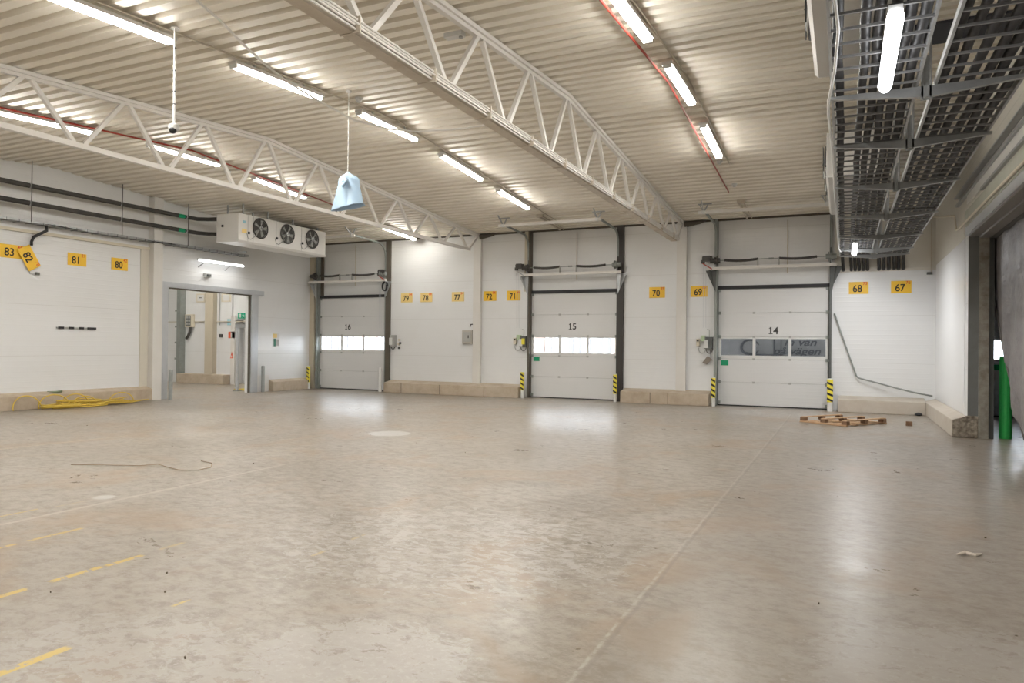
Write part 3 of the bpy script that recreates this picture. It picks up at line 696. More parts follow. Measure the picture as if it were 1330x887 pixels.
MB().box(-5.1, -4.82, 8.72, 8.84, roof(8.8) - 0.07, roof(8.8)).build('housing', WHITEP, t); MB().tube([(-4.86, 8.78, roof(8.8) - 0.07), (-4.86, 8.78, roof(8.8) - 0.09)], 0.03, 10).build('lens', GREYBOX, t)
for x, lab in ((-8.58, 'short white strut on the roof in line with the middle lights near the back wall'), (-2.65, 'short white strut on the roof above the door marked fourteen')):
    mb = MB(); mb.bar((x, 20.5, roof(20.5) - 0.05), (x, 22.4, roof(22.4) - 0.05), 0.05, 0.05); mb.bar((x + 0.13, 20.5, roof(20.5) - 0.05), (x + 0.13, 22.4, roof(22.4) - 0.05), 0.03, 0.03); mb.box(x - 0.04, x + 0.17, 20.45, 20.53, roof(20.5) - 0.09, roof(20.5))
    tag(mb.build('roof_strut', BROWNST), lab, 'strut')

# hanging cord from the near roof to the large truss
def P3(a, b, n): return [tuple(a[i] + (b[i] - a[i]) * t / n for i in range(3)) for t in range(n + 1)]
pts = [(-6.90, 5.7, 5.88), (-6.868, 6.05, 5.736), (-6.819, 6.4, 5.60), (-6.869, 6.8, 5.487), (-6.881, 7.2, 5.38), (-6.865, 7.6, 5.281), (-6.74, 8.05, 5.165), (-6.518, 8.6, 5.015), (-6.147, 9.0, 4.948), (-5.83, 9.2, 4.932), (-5.196, 9.45, 4.974), (-4.70, 9.65, 5.05)]
hang_pts = pts

# pole camera
t = empty('dome_camera', (-8.19, 6.9, 4.62), 'dome camera at the lower end of a white pole hanging from the roof', 'camera')
MB().tube([(-8.19, 6.9, roof(6.9)), (-8.19, 6.9, 4.66)], 0.016, 8).build('pole', WHITE, t)
MB().tube([(-8.19, 6.9, roof(6.9)), (-8.19, 6.9, roof(6.9) - 0.02)], 0.06, 12).build('ceiling_plate', WHITE, t)
mb = MB()
for z in (5.7, 5.4, 5.12, 4.95): mb.tube([(-8.19, 6.9, z), (-8.19, 6.9, z - 0.012)], 0.021, 8)
mb.build('cable_tie', BLACK, t)
MB().tube([(-8.19, 6.9, 4.68), (-8.19, 6.9, 4.66), (-8.19, 6.9, 4.60), (-8.19, 6.9, 4.585)], [0.03, 0.07, 0.07, 0.055], 20).build('housing', WHITEP, t, smooth=False)
def sphere(c, r, n=12):
    mb = MB(); bmesh.ops.create_uvsphere(mb.bm, u_segments=n * 2, v_segments=n, radius=r, matrix=Matrix.Translation(c)); return mb
sphere((-8.175, 6.872, 4.585), 0.047).build('dome', BLACK, t, smooth=True)

# blue plastic bag on a string
bx, by = -7.93, 10.3
t = empty('plastic_bag', (bx, by, 4.1), 'pale blue plastic bag tied to a string under the roof', 'bag')
def bag(bx, by, ztop, zbot):
    bm = bmesh.new(); n = 28; rows = []
    prof = [(0.0, 0.025), (0.05, 0.035), (0.09, 0.085), (0.15, 0.15), (0.24, 0.175), (0.36, 0.17), (0.5, 0.185), (0.7, 0.215), (0.86, 0.24), (1.0, 0.275)]
    for (v, r) in prof:
        row = []
        for k in range(n):
            a = 2 * PI * k / n; fold = 1 + 0.13 * math.sin(3 * a + 4 * v) + 0.10 * math.sin(7 * a + 2 * v) + 0.05 * math.sin(11 * a)
            x = math.cos(a) * r * fold * 0.92; y = math.sin(a) * r * fold * 0.45
            z = ztop - (ztop - zbot) * v + (0.08 * (x / 0.3) * v if v > 0.5 else 0)
            row.append(bm.verts.new((bx + x * 0.93 + y * 0.3 + 0.05 * v, by + y + x * 0.42, z)))
        rows.append(row)
    for a, b in zip(rows, rows[1:]):
        for k in range(n): bm.faces.new((a[k], a[(k + 1) % n], b[(k + 1) % n], b[k]))
    m_ = MB(); m_.bm.free(); m_.bm = bm; return m_
bo = bag(bx, by, 4.77, 4.14).build('bag_body', BAG, t, smooth=True); sm = bo.modifiers.new('s', 'SUBSURF'); sm.levels = 1; sm.render_levels = 2
so = bo.modifiers.new('so', 'SOLIDIFY'); so.thickness = 0.004
MB().tube([(bx - 0.0, by - 0.06, 4.62), (bx + 0.05, by - 0.12, 4.56), (bx + 0.01, by - 0.15, 4.50), (bx - 0.04, by - 0.12, 4.56), (bx, by - 0.05, 4.64)], 0.03, 8).build('knot', BAG, t, smooth=True)
MB().tube([(bx, by, roof(by)), (bx, by, 4.68)], 0.008, 6).build('string', WHITE, t)
MB().tube([(bx, by, roof(by)), (bx, by, roof(by) - 0.03)], 0.05, 10).build('ceiling_hook', WHITEP, t)

# the cord itself (after the bag so names stay simple)
conduit('sagging_cable', hang_pts, 0.016, STEEL, 'grey cord sagging from the roof to the large truss, crossing a middle light', 'cord')

# ------------------------------------------------------------------ fan coolers
def cooler(x_front, x_back, y0, y1, facing, label, zb=4.88, zt=5.70):
    s = 1 if facing > 0 else -1
    t = empty('fan_cooler', ((x_front + x_back) / 2, (y0 + y1) / 2, zb), label, 'cooler', 'white fan coolers hanging from the roof')
    xa, xb = min(x_front, x_back), max(x_front, x_back)
    MB().box(xa, xb, y0, y1, zb, zt).build('casing', LOUVRE, t, bevel=0.01)
    # drip tray, wider at the top
    MB().prism([(xa - 0.01, y0 - 0.02, zb), (xb + 0.03, y0 - 0.02, zb), (xb - 0.02, y0 - 0.02, zb - 0.06), (xa + 0.03, y0 - 0.02, zb - 0.04)], (0, y1 - y0 + 0.04, 0)).build('drip_tray', WHITE, t)
    xf = x_front + 0.004 * s
    for y in (y0 + 0.38, y0 + 0.60, y0 + 1.60, y0 + 2.8):
        MB().box(min(xf, xf + 0.004 * s), max(xf, xf + 0.004 * s), y - 0.006, y + 0.006, zb + 0.01, zt - 0.01).build('seam', GREYBOX, t)
    zc = (zb + zt) / 2 + 0.06
    for i in range(3):
        yc = y0 + 0.86 + 1.215 * i + 0.02
        ring = MB(); n = 28
        ring.tube([(xf + 0.03 * s, yc + 0.31 * math.cos(a), zc + 0.31 * math.sin(a)) for a in [2 * PI * k / n for k in range(n + 1)]], 0.018, 6, cap=False)
        fan = ring.build('fan', MOTOR, t)
        MB().tube([(xf + 0.001 * s, yc, zc), (xf + 0.004 * s, yc, zc)], 0.30, 28).build('fan_shroud', MOTOR, fan)
        mb = MB(); mb.tube([(xf + 0.004 * s, yc, zc), (xf + 0.06 * s, yc, zc)], 0.075, 14); mb.build('motor_hub', GALV, fan)
        mb = MB()
        for b in range(5):
            a = 2 * PI * b / 5 + i
            def pp(rad, da, dx): return (xf + dx * s, yc + rad * math.cos(a + da), zc + rad * math.sin(a + da))
            mb.prism([pp(0.07, -0.25, 0.012), pp(0.27, -0.12, 0.012), pp(0.275, 0.34, 0.035), pp(0.07, 0.35, 0.035)], (0.003 * s, 0, 0))
        mb.build('fan_blades', GREYBOX, fan)
        mb = MB()
        for rad in (0.10, 0.15, 0.20, 0.25, 0.29):
            mb.tube([(xf + 0.07 * s, yc + rad * math.cos(a), zc + rad * math.sin(a)) for a in [2 * PI * k / 20 for k in range(21)]], 0.0035, 4, cap=False)
        for a in (0.4, 0.4 + PI / 2, 0.4 + PI, 0.4 + 3 * PI / 2): mb.tube([(xf + 0.075 * s, yc, zc), (xf + 0.075 * s, yc + 0.31 * math.cos(a), zc + 0.31 * math.sin(a))], 0.006, 4)
        mb.build('fan_guard', DKGREY, fan)
        MB().box(min(xf, xf + 0.03 * s), max(xf, xf + 0.03 * s), yc - 0.50, yc - 0.44, zc - 0.24, zc - 0.17).build('cable_gland', BLACK, t)
        MB().tube([(xf + 0.02 * s, yc - 0.56, zc - 0.22), (xf + 0.03 * s, yc - 0.52, zc - 0.37), (xf + 0.04 * s, yc - 0.42, zc - 0.40), (xf + 0.05 * s, yc - 0.28, zc - 0.30), (xf + 0.06 * s, yc - 0.18, zc - 0.22)], 0.012, 6).build('motor_cable', GREYBOX, t, smooth=True)
    for y in (y0 + 0.3, y0 + 1.35, y0 + 2.5, y1 - 0.3):
        mb = MB()
        for x in (xa + 0.15, xb - 0.12): mb.box(x - 0.02, x + 0.02, y - 0.02, y + 0.02, zt, max(roof(y), zt + 0.02))
        mb.box(xa + 0.1, xb - 0.05, y - 0.02, y + 0.02, zt, zt + 0.03); mb.build('hanger', GALV, t)
    return t
def fan_parent(f, t): return t
CL = cooler(-16.72, -17.62, 16.45, 20.50, 1, 'white three-fan cooler hanging above the framed passage, joined to two black pipes')
MB().box(-16.716, -16.710, 16.58, 16.78, 5.12, 5.24).build('yellow_label', YELLOWP, CL)
MB().box(-16.716, -16.710, 16.62, 16.74, 5.42, 5.50).build('blue_label', PALEBLUE, CL)
MB().box(-17.40, -17.33, 16.43, 16.452, 5.30, 5.37).build('black_cap', BLACK, CL)
cooler(-0.33, 0.57, 5.15, 9.20, -1, 'white cooler above the cable ladders nearest the camera, seen mostly from below', 4.98, 5.78)
cooler(-0.33, 0.57, 14.7, 18.75, -1, 'white cooler above the far half of the cable ladders, seen edge on', 4.98, 5.78)

# pipes and cable tray along left wall
def insul(z, zc, lab):
    t = empty('insulated_pipe', (-18.7, 12, z), lab, 'pipe', 'black insulated pipes on the left wall')
    MB().tube([(-18.7, YF + 0.1, z), (-18.7, 16.3, z), (-18.62, 16.62, z - 0.01), (-18.25, 16.72, (z + zc) / 2), (-17.62, 16.72, zc)], 0.062, 12).build('insulation', mat('black_pipe_insulation', (0.035, 0.033, 0.03), 0.6, vary=(3, 0.8, (0.075, 0.065, 0.055))), t, smooth=True)
    MB().tube([(-18.7, 15.95, z), (-18.7, 16.18, z)], 0.0645, 12).build('green_band', GREEN, t)
    for y in (11.48, 14.0, 16.25): MB().tube([(-18.7, y - 0.015, z), (-18.7, y + 0.015, z)], 0.067, 12).build('clamp', GALVL, t)
    return t
insul(5.665, 5.61, 'upper black insulated pipe with green band on the left wall')
insul(5.225, 5.13, 'lower black insulated pipe with green band on the left wall')
t = empty('cable_tray', (-18.95, 12, 4.76), 'narrow steel cable tray with dark cables along left wall below the pipes', 'cable tray')
mb = MB(); mb.box(-19.08, -18.82, YF + .1, 19.0, 4.745, 4.755); mb.box(-18.83, -18.82, YF + .1, 19.0, 4.745, 4.81); mb.build('tray', GALV, t)
mb = MB()
for i, dx in enumerate((0.0, 0.05, 0.09)):
    pts = [(-18.93 + dx + 0.012 * math.sin(y * 2 + i), y, 4.77 + 0.008 * math.sin(y * 5 + i * 2)) for y in [YF + 0.2 + 0.5 * j for j in range(50)]]
    mb.tube(pts, 0.018, 6)
mb.build('cable', CABLE, t, smooth=True)
mb = MB()
y = 8.0
while y < 18.9: mb.box(-19.08, -18.82, y, y + 0.03, 4.735, 4.745); mb.box(-18.83, -18.815, y, y + .015, 4.73, 4.81); y += 0.3
mb.build('rung', DKGREY, t)
for y in (11.48, 14.0, 16.27):
    MB().tube([(-18.62, y, roof(y)), (-18.62, y, 4.75)], 0.012, 6).build('hanger_rod', MOTOR, t)
MB().box(-19.08, -18.3, 18.35, 18.40, 4.80, 4.84).build('arm', GALV, t)
MB().tube([(-18.85, 12.0, 4.75), (-18.85, 12.02, 4.62), (-18.95, 11.75, 4.42), (-18.99, 11.72, 4.30), (-18.99, 11.72, 4.2)], [0.04, 0.04, 0.04, 0.035, 0.035], 8).build('drop_cable', CABLE, t, smooth=True)
t = empty('wall_socket', (-19.08, 11.85, 3.5), 'small dark socket on thin wire below the tilted sign on left wall', 'socket')
MB().box(-19.1, -19.03, 11.88, 11.97, 3.46, 3.53).build('box', DKGREY, t); MB().tube([(-19.09, 11.72, 4.1), (-19.09, 11.75, 3.48), (-19.07, 11.88, 3.48)], 0.008, 6).build('wire', GREYBOX, t)
t = empty('wall_rack', (-19.08, 13.0, 2.11), 'narrow black and white hook strip on the left wall above the yellow hose', 'rack')
MB().box(-19.1, -19.075, 12.46, 13.56, 2.09, 2.13).build('rail', GREYBOX, t)
for y, w in ((12.50, 0.14), (12.80, 0.12), (13.08, 0.12), (13.32, 0.24)): MB().box(-19.075, -19.04, y, y + w, 2.08, 2.14).build('black_hook', BLACK, t)

# tilted wall light over passage
t = empty('wall_light', (-18.9, 17.8, 4.38), 'bright tube light on two brackets above the framed passage', 'light')
MB().tube([(-18.78, 16.85, 4.385), (-18.78, 18.72, 4.385)], 0.03, 10).build('lamp_tube', mat('wall_lamp_tube', (0.9, 0.9, 0.9), 0.4, emit=(0.97, 0.98, 1.0), estr=7.0), t, smooth=True)
MB().box(-18.86, -18.80, 16.83, 18.74, 4.39, 4.45).build('housing', WHITE, t)
area_lamp(t, (-18.76, 16.9, 4.345), (-18.76, 18.7, 4.345), 0.05, 7.0, (0.4, 0, -1))
for y in (17.2, 18.3):
    mb = MB(); mb.bar((-18.83, y, 4.42), (-19.1, y - 0.1, 4.2), 0.02, 0.03); mb.build('bracket', GALV, t)
t = empty('wall_detector', (-19.05, 17.45, 4.0), 'small grey sensor box between the wall light and the passage frame', 'sensor')
MB().box(-19.1, -19.0, 17.3, 17.55, 3.9, 4.02).build('housing', GREYBOX, t); MB().box(-19.0, -18.95, 17.36, 17.5, 3.93, 3.99).build('sensor_head', DKGREY, t)
t = empty('notice_sheet', (-19.08, 20.7, 1.9), 'small green and yellow notice sheet on the white wall past the passage', 'notice')
MB().box(-19.1, -19.092, 20.5, 20.85, 1.62, 2.12).build('sheet', WHITEP, t); MB().box(-19.092, -19.088, 20.52, 20.72, 1.95, 2.1).build('yellow_field', YELLOWP, t)
MB().box(-19.092, -19.088, 20.55, 20.66, 1.64, 1.92).build('green_field', mat('dark_green_print', (0.05, 0.2, 0.14), 0.6), t); MB().box(-19.092, -19.088, 20.70, 20.82, 1.66, 1.90).build('grey_field', GREYBOX, t)

# ------------------------------------------------------------------ control boxes beside the doors
def control(x, label, variant):
    t = empty('door_control', (x, 22.5, 1.9), label, 'control box', 'control boxes beside the loading doors')
    y1 = YB; y0 = YB - 0.16
    if variant == 16:
        MB().box(x - 0.14, x + 0.07, y0, y1, 1.68, 2.10).build('enclosure', GREYBOX, t, bevel=0.01); MB().box(x - 0.15, x - 0.02, y0 - 0.02, y0, 1.74, 2.0).build('cover', WHITEP, t)
        MB().tube([(x - 0.02 + 0.07 * math.cos(a), y0 + 0.05, 1.66 + 0.08 * math.sin(a)) for a in [PI + i * PI / 8 for i in range(9)]], 0.014, 6).build('cable_loop', MOTOR, t, smooth=True)
        for i, (dx, z) in enumerate(((0.20, 1.92), (0.24, 1.80), (0.17, 1.76), (0.19, 1.62))): MB().box(x + dx - 0.03, x + dx + 0.03, YB - 0.06, YB, z - 0.03, z + 0.04).build('push_button', DKGREY if i % 2 else CREAMBOX, t)
    else:
        MB().box(x - 0.02, x + 0.22, y0, y1, 1.72, 2.08).build('enclosure', DKGREY, t, bevel=0.01)
        MB().box(x - 0.02, x + 0.10, y0 - 0.02, y0, 1.74, 1.98).build('cover', WHITEP, t)
        MB().box(x - 0.12, x - 0.0, y0 - 0.01, y1, 1.95, 2.12).build('green_switch', mat('pale_green_plastic', (0.42, 0.52, 0.33), 0.5), t)
        if variant == 15: MB().box(x + 0.08, x + 0.19, y0 - 0.03, y0, 1.80, 2.0).build('yellow_handle', TAPEY, t)
        MB().box(x - 0.27, x - 0.17, YB - 0.1, YB, 1.80, 2.02).build('button_box', CREAMBOX, t, bevel=0.01)
        MB().box(x - 0.25, x - 0.19, YB - 0.12, YB - 0.1, 1.94, 1.99).build('button', MOTOR, t)
        for cx, r_ in ((-0.08, 0.11), (0.13, 0.10)):
            MB().tube([(x + cx + r_ * math.cos(a), y0 + 0.03, 1.74 + 0.16 * math.sin(a)) for a in [PI + i * PI / 8 for i in range(9)]], 0.014, 6).build('cable_loop', MOTOR if cx > 0 else GREYBOX, t, smooth=True)
        MB().tube([(x + 0.12, YB - 0.08, 2.08), (x + 0.12, YB - 0.08, 2.3), (x + 0.05, YB - 0.08, 2.31)], 0.012, 6).build('conduit', GREYBOX, t)
        if variant == 14:
            MB().prism([(x - 0.06, YB - 0.2, 1.30), (x + 0.05, YB - 0.12, 1.24), (x + 0.20, YB - 0.12, 1.40), (x + 0.09, YB - 0.2, 1.50)], (0, 0.1, 0)).build('cap_box', mat('brown_box', (0.3, 0.26, 0.22), 0.6), t)
            MB().tube([(x + 0.15, YB - 0.1, 1.70), (x + 0.18, YB - 0.1, 1.45)], 0.01, 6).build('lead', MOTOR, t)
    return t
control(-15.15, 'grey door control with white cover beside the loading door marked sixteen', 16)
control(-10.02, 'door control with a yellow handle beside the loading door marked fifteen', 15)
control(-3.86, 'black and white door control beside the loading door marked fourteen', 14)
t = empty('wall_cabinet', (-12.1, 22.55, 2.0), 'small grey recessed cabinet on the back wall beneath sign seventy-seven', 'cabinet')
mb = MB(); mb.box(-12.28, -11.88, 22.50, YB, 1.80, 2.28)
mb.build('cabinet_frame', mat('grey_beige_metal', (0.46, 0.43, 0.38), 0.5), t, bevel=0.01); MB().box(-12.23, -11.93, 22.488, 22.50, 1.87, 2.22).build('door', GREYBOX, t); MB().box(-12.04, -12.01, 22.475, 22.488, 2.0, 2.1).build('handle', MOTOR, t)
MB().tube([(-12.0, 22.57, 2.40), (-11.98, 22.57, 2.48), (-11.9, 22.57, 2.49)], 0.02, 8).build('spout', MOTOR, t)

# bent dark drain pole leaning on the back wall
conduit('bent_pole', [(-0.27, 22.53, 2.76), (0.02, 22.53, 1.86), (0.31, 22.52, 1.0), (0.36, 22.50, 0.95), (1.30, 22.40, 0.70), (1.7, 22.36, 0.60), (2.15, 22.3, 0.52)], 0.022, GREYGRN, 'bent grey pole running down the back wall from door fourteen to the corner kerb', 'pole')

# ------------------------------------------------------------------ cable ladders
LB = 4.30
def ladder(x0, x1, label, y0=2.0, y1=21.75):
    t = empty('cable_ladder', ((x0 + x1) / 2, 12, LB), label, 'cable ladder', 'cable ladders hanging along the right side')
    for x in (x0, x1):
        MB().box(x - 0.012, x + 0.012, y0, y1, LB, LB + 0.07).build('side_rail', GALV, t)
    y = y0 + 0.15; i = 0
    while y < y1:
        MB().box(x0, x1, y - 0.011, y + 0.011, LB + 0.0, LB + 0.02).build('rung', LADST, t); y += 0.30
    return t
def run_cables(x0, xs, label0, y0=2.0, y1=21.9, grp='black cables lying in the cable ladders'):
    for i, (dx, r) in enumerate(xs):
        pts = []; ph = random.random() * 6; a = random.uniform(0.004, 0.010)
        y = y0
        while y < y1 - 0.2: pts.append((x0 + dx + a * math.sin(y * 1.3 + ph) + 0.006 * math.sin(y * 4 + ph), y, LB + 0.03 + r + 0.006 * math.sin(3 * y + ph))); y += 0.4
        pts += [(x0 + dx, y1, LB + 0.03 + r), (x0 + dx, y1 + 0.30, LB - 0.02), (x0 + dx + 0.01, y1 + 0.48, LB - 0.16), (x0 + dx + 0.02, y1 + 0.60, 4.02), (x0 + dx + 0.02, 22.569, 3.98)]
        o = MB().tube(pts, r, 8).build('power_cable', CABLE, smooth=True)
        tag(o, label0[i], 'cable', grp)
ladder(-0.13, 0.62, 'steel cable ladder nearer the fan coolers, with lamps fixed under it')
ladder(0.78, 1.50, 'steel cable ladder nearer the side wall, densely filled with black cables')
ordn = ('outermost', 'second', 'third', 'fourth', 'fifth', 'sixth', 'seventh')
run_cables(-0.13, ((0.065, 0.042), (0.27, 0.040), (0.37, 0.041), (0.47, 0.040), (0.575, 0.043), (0.68, 0.042)),
           ['%s black cable from the outer rail in the lamp carrying cable ladder' % ordn[i] for i in range(6)])
run_cables(0.78, ((0.06, 0.045), (0.175, 0.041), (0.30, 0.045), (0.43, 0.043), (0.535, 0.047), (0.655, 0.043)),
           ['%s black cable from the middle gap in the side wall cable ladder' % ordn[i] for i in range(6)])
YBR = (3.6, 5.55, 8.0, 9.95, 12.45, 15.25, 18.0, 20.4, 21.65)
bl = ('first', 'second', 'third', 'fourth', 'fifth', 'sixth', 'seventh', 'eighth', 'ninth')
for i, y in enumerate(YBR):
    t = empty('ladder_bracket', (0.70, y, LB), 'galvanised cross arm under the cable ladders, %s when counted away from the camera' % bl[i], 'bracket', 'cross arms of the cable ladders')
    mb = MB(); mb.prism([(0.70, y - 0.03, LB - 0.115), (0.70, y - 0.03, LB - 0.005), (-0.15, y - 0.03, LB - 0.005), (-0.15, y - 0.03, LB - 0.03)], (0, 0.05, 0)); mb.build('arm', GALV, t)
    mb = MB(); mb.prism([(0.70, y - 0.03, LB - 0.115), (0.70, y - 0.03, LB - 0.005), (1.54, y - 0.03, LB - 0.005), (1.54, y - 0.03, LB - 0.03)], (0, 0.05, 0)); mb.build('arm', GALV, t)
    mb = MB(); mb.box(0.655, 0.675, y - 0.03, y + 0.03, LB - 0.13, roof(y)); mb.box(0.725, 0.745, y - 0.03, y + 0.03, LB - 0.13, roof(y)); mb.box(0.655, 0.745, y + 0.02, y + 0.03, LB - 0.13, LB + 0.3); mb.build('post', GALV, t)
def ladder_lamp(x, y0, y1, lab):
    t = empty('ladder_lamp', (x, (y0 + y1) / 2, LB), lab, 'light', 'lamps fixed under the cable ladder')
    z = LB - 0.10; n = 12
    pts = [(x, y0, z), (x, y0 + 0.03, z), (x, y0 + 0.08, z), (x, y1 - 0.08, z), (x, y1 - 0.03, z), (x, y1, z)]
    MB().tube(pts, [0.02, 0.05, 0.06, 0.06, 0.05, 0.02], 16).build('diffuser', LEDC, t, smooth=True)
    MB().box(x - 0.05, x + 0.05, y0 + 0.05, y1 - 0.05, z + 0.045, z + 0.085).build('housing', WHITEP, t)
    area_lamp(t, (x, y0 + 0.1, z - 0.065), (x, y1 - 0.1, z - 0.065), 0.09, 75.0 if y0 > 10 else 1.5, col=(0.97, 0.98, 1.0))
ladder_lamp(0.325, 5.93, 7.62, 'large glowing lamp with rounded ends under the cable ladder, nearest the camera')
ladder_lamp(0.21, 18.9, 20.6, 'small distant glowing lamp under the cable ladder by the back wall')
conduit('white_flex', [(-0.12, 3.0, 4.34), (-0.13, 4.5, 4.33), (-0.09, 5.4, 4.28), (-0.06, 6.2, 4.25), (-0.10, 7.2, 4.27), (-0.16, 7.9, 4.24), (-0.17, 8.3, 4.22), (-0.155, 10, 4.25), (-0.16, 12.4, 4.25), (-0.155, 15.2, 4.25), (-0.16, 18, 4.25), (-0.15, 19.5, 4.22), (-0.1, 20.0, 4.2)], 0.013, WHITEP, 'white flexible cord tied along the outer rail of the cable ladder', 'cord', 8)
# conduit on the right wall
conduit('wall_conduit', [(1.45, 18.4, 4.69), (2.17, 18.4, 4.69), (2.19, 18.3, 4.36), (2.19, 17.9, 4.33), (2.18, 14, 4.31), (2.18, 11, 4.29), (2.18, 5, 4.27)], 0.022, CREAMBOX, 'cream conduit above the side opening, turning across to the cable ladder', 'conduit')
t = empty('junction_box', (2.15, 22.4, 3.5), 'small dark box high on the wall in the corner by sign sixty-seven', 'box')
MB().box(2.02, 2.15, 22.50, 22.60, 3.80, 3.86).build('housing', DKGREY, t); MB().tube([(2.12, 22.56, 5.2), (2.12, 22.56, 3.86)], 0.010, 6).build('wire', BROWNST, t)

struct(box(0.85, 2.24, 11.45, 12.2, roof(11.6) - 0.05, roof(11.6) + 0.05), 'trim_70', mat('dark_roof_strip', (0.03, 0.033, 0.045), 0.6))
# ------------------------------------------------------------------ hanging grey sheet in the right opening
def sheet():
    bm = bmesh.new(); nu, nv = 44, 30; rows = []
    edge = ((4.05, 17.2), (2.6, 17.12), (2.0, 16.7), (1.59, 16.3), (1.13, 15.8), (0.72, 15.4), (0.43, 15.0), (0.22, 14.7), (0.05, 14.2))
    def ye(z):
        for (za, ya), (zb, yb) in zip(edge, edge[1:]):
            if zb <= z <= za: return ya + (yb - ya) * (za - z) / (za - zb)
        return edge[-1][1]
    for j in range(nv + 1):
        z = 4.05 - (4.05 - 0.10) * j / nv; e = ye(z); row = []
        for i in range(nu + 1):
            y = e + (10.7 - e) * i / nu
            fo = 0.035 * math.sin(y * 5.2 + 0.6 * z) + 0.02 * math.sin(y * 11 + z) + 0.03 * math.sin(z * 2.1 + y)
            x = 2.73 + fo * (0.4 + 0.6 * (4.05 - z) / 4) + 0.05 * math.exp(-i / 2.0) * (4.05 - z) / 4
            row.append(bm.verts.new((x, y, z)))
        rows.append(row)
    for a, b in zip(rows, rows[1:]):
        for i in range(nu): bm.faces.new((a[i], a[i + 1], b[i + 1], b[i]))
    m_ = MB(); m_.bm.free(); m_.bm = bm; return m_, ye
m_, ye = sheet()
t = empty('hanging_sheet', (2.73, 14, 4.05), 'large grey sheet curtain hanging in the side wall opening, lower edge pulled aside', 'curtain')
o = m_.build('sheet', SHEET, t, smooth=True); so = o.modifiers.new('so', 'SOLIDIFY'); so.thickness = 0.012
mb = MB(); mb.tube([(2.735 + 0.05 * (4.05 - z) / 4, ye(z) + 0.01, z) for z in [4.0 - 0.15 * i for i in range(26)]], 0.022, 6); mb.build('edge_hem', mat('brown_hem', (0.10, 0.085, 0.075), 0.6), t, smooth=True)

# right room : pale low wall pieces behind the sheet
# ------------------------------------------------------------------ left room furniture (seen through the passage)
ROOMY = 22.98
t = empty('notice_board', (-25.2, ROOMY, 3.6), 'cream framed notice high on the wall of the next room, before the column', 'sign')
MB().box(-25.72, -25.22, ROOMY - 0.03, ROOMY, 3.50, 3.88).build('frame', CREAMBOX, t); MB().box(-25.66, -25.28, ROOMY - 0.035, ROOMY - 0.03, 3.56, 3.82).build('paper', WHITEP, t); MB().box(-25.56, -25.40, ROOMY - 0.04, ROOMY - 0.035, 3.68, 3.72).build('print', DKGREY, t)
t = empty('notice_board', (-24.0, ROOMY, 3.6), 'cream framed notice high on the wall of the next room, past the column', 'sign')
MB().box(-24.25, -23.72, ROOMY - 0.03, ROOMY, 3.50, 3.86).build('frame', CREAMBOX, t); MB().box(-24.19, -23.78, ROOMY - 0.035, ROOMY - 0.03, 3.55, 3.80).build('paper', WHITEP, t)
t = empty('switchboard', (-26.1, ROOMY, 2.7), 'small grey switch panel with dark duct below in the next room', 'switchboard')
MB().box(-26.30, -25.82, ROOMY - 0.12, ROOMY, 2.42, 2.98).build('casing', CREAMBOX, t, bevel=0.01); MB().box(-26.25, -25.95, ROOMY - 0.13, ROOMY - 0.12, 2.48, 2.93).build('panel', DKGREY, t)
for r_ in range(3):
    for c_ in range(2): MB().box(-26.22 + c_ * 0.14, -26.11 + c_ * 0.14, ROOMY - 0.135, ROOMY - 0.13, 2.52 + r_ * 0.14, 2.62 + r_ * 0.14).build('socket', GREYBOX, t)
MB().tube([(-26.0, ROOMY - 0.08, 2.42), (-26.02, ROOMY - 0.1, 2.2), (-26.12, ROOMY - 0.1, 2.02), (-26.22, ROOMY - 0.1, 1.92)], 0.06, 8).build('hose', MOTOR, t, smooth=True)
t = empty('wall_phone', (-24.2, ROOMY, 2.0), 'small dark handset on the wall past the column in the next room', 'phone')
MB().box(-24.32, -24.18, ROOMY - 0.08, ROOMY, 1.98, 2.12).build('body', MOTOR, t); MB().tube([(-24.35, ROOMY - 0.03, 5.2), (-24.35, ROOMY - 0.03, 2.5)], 0.03, 6).build('conduit', GREYBOX, t)
t = empty('blue_notice', (-23.77, ROOMY, 2.6), 'pale blue notice of small squares on the wall in the next room', 'notice')
MB().box(-23.92, -23.62, ROOMY - 0.02, ROOMY, 2.48, 2.80).build('sheet', WHITEP, t)
for i in range(2):
    for j in range(2): MB().box(-23.90 + 0.14 * i, -23.78 + 0.14 * i, ROOMY - 0.025, ROOMY - 0.02, 2.50 + 0.14 * j, 2.62 + 0.14 * j).build('square', PALEBLUE, t)
# inner side wall of the recess
struct(box(-23.64, -23.60, 22.98, 23.6, 0, 5.5), 'trim_%d' % k, WALL); k += 1
t = empty('fire_notice', (-23.75, ROOMY, 2.0), 'red and white fire notice beside the door post in the next room', 'notice')
MB().box(-23.75, -23.40, ROOMY - 0.10, ROOMY - 0.08, 1.95, 2.22).build('plate', RED, t); MB().box(-23.61, -23.55, ROOMY - 0.105, ROOMY - 0.10, 1.97, 2.20).build('white_bar', WHITEP, t)
struct(box(-23.62, -23.40, 22.88, 22.98, 0, 2.9), 'trim_%d' % k, WCOL); k += 1
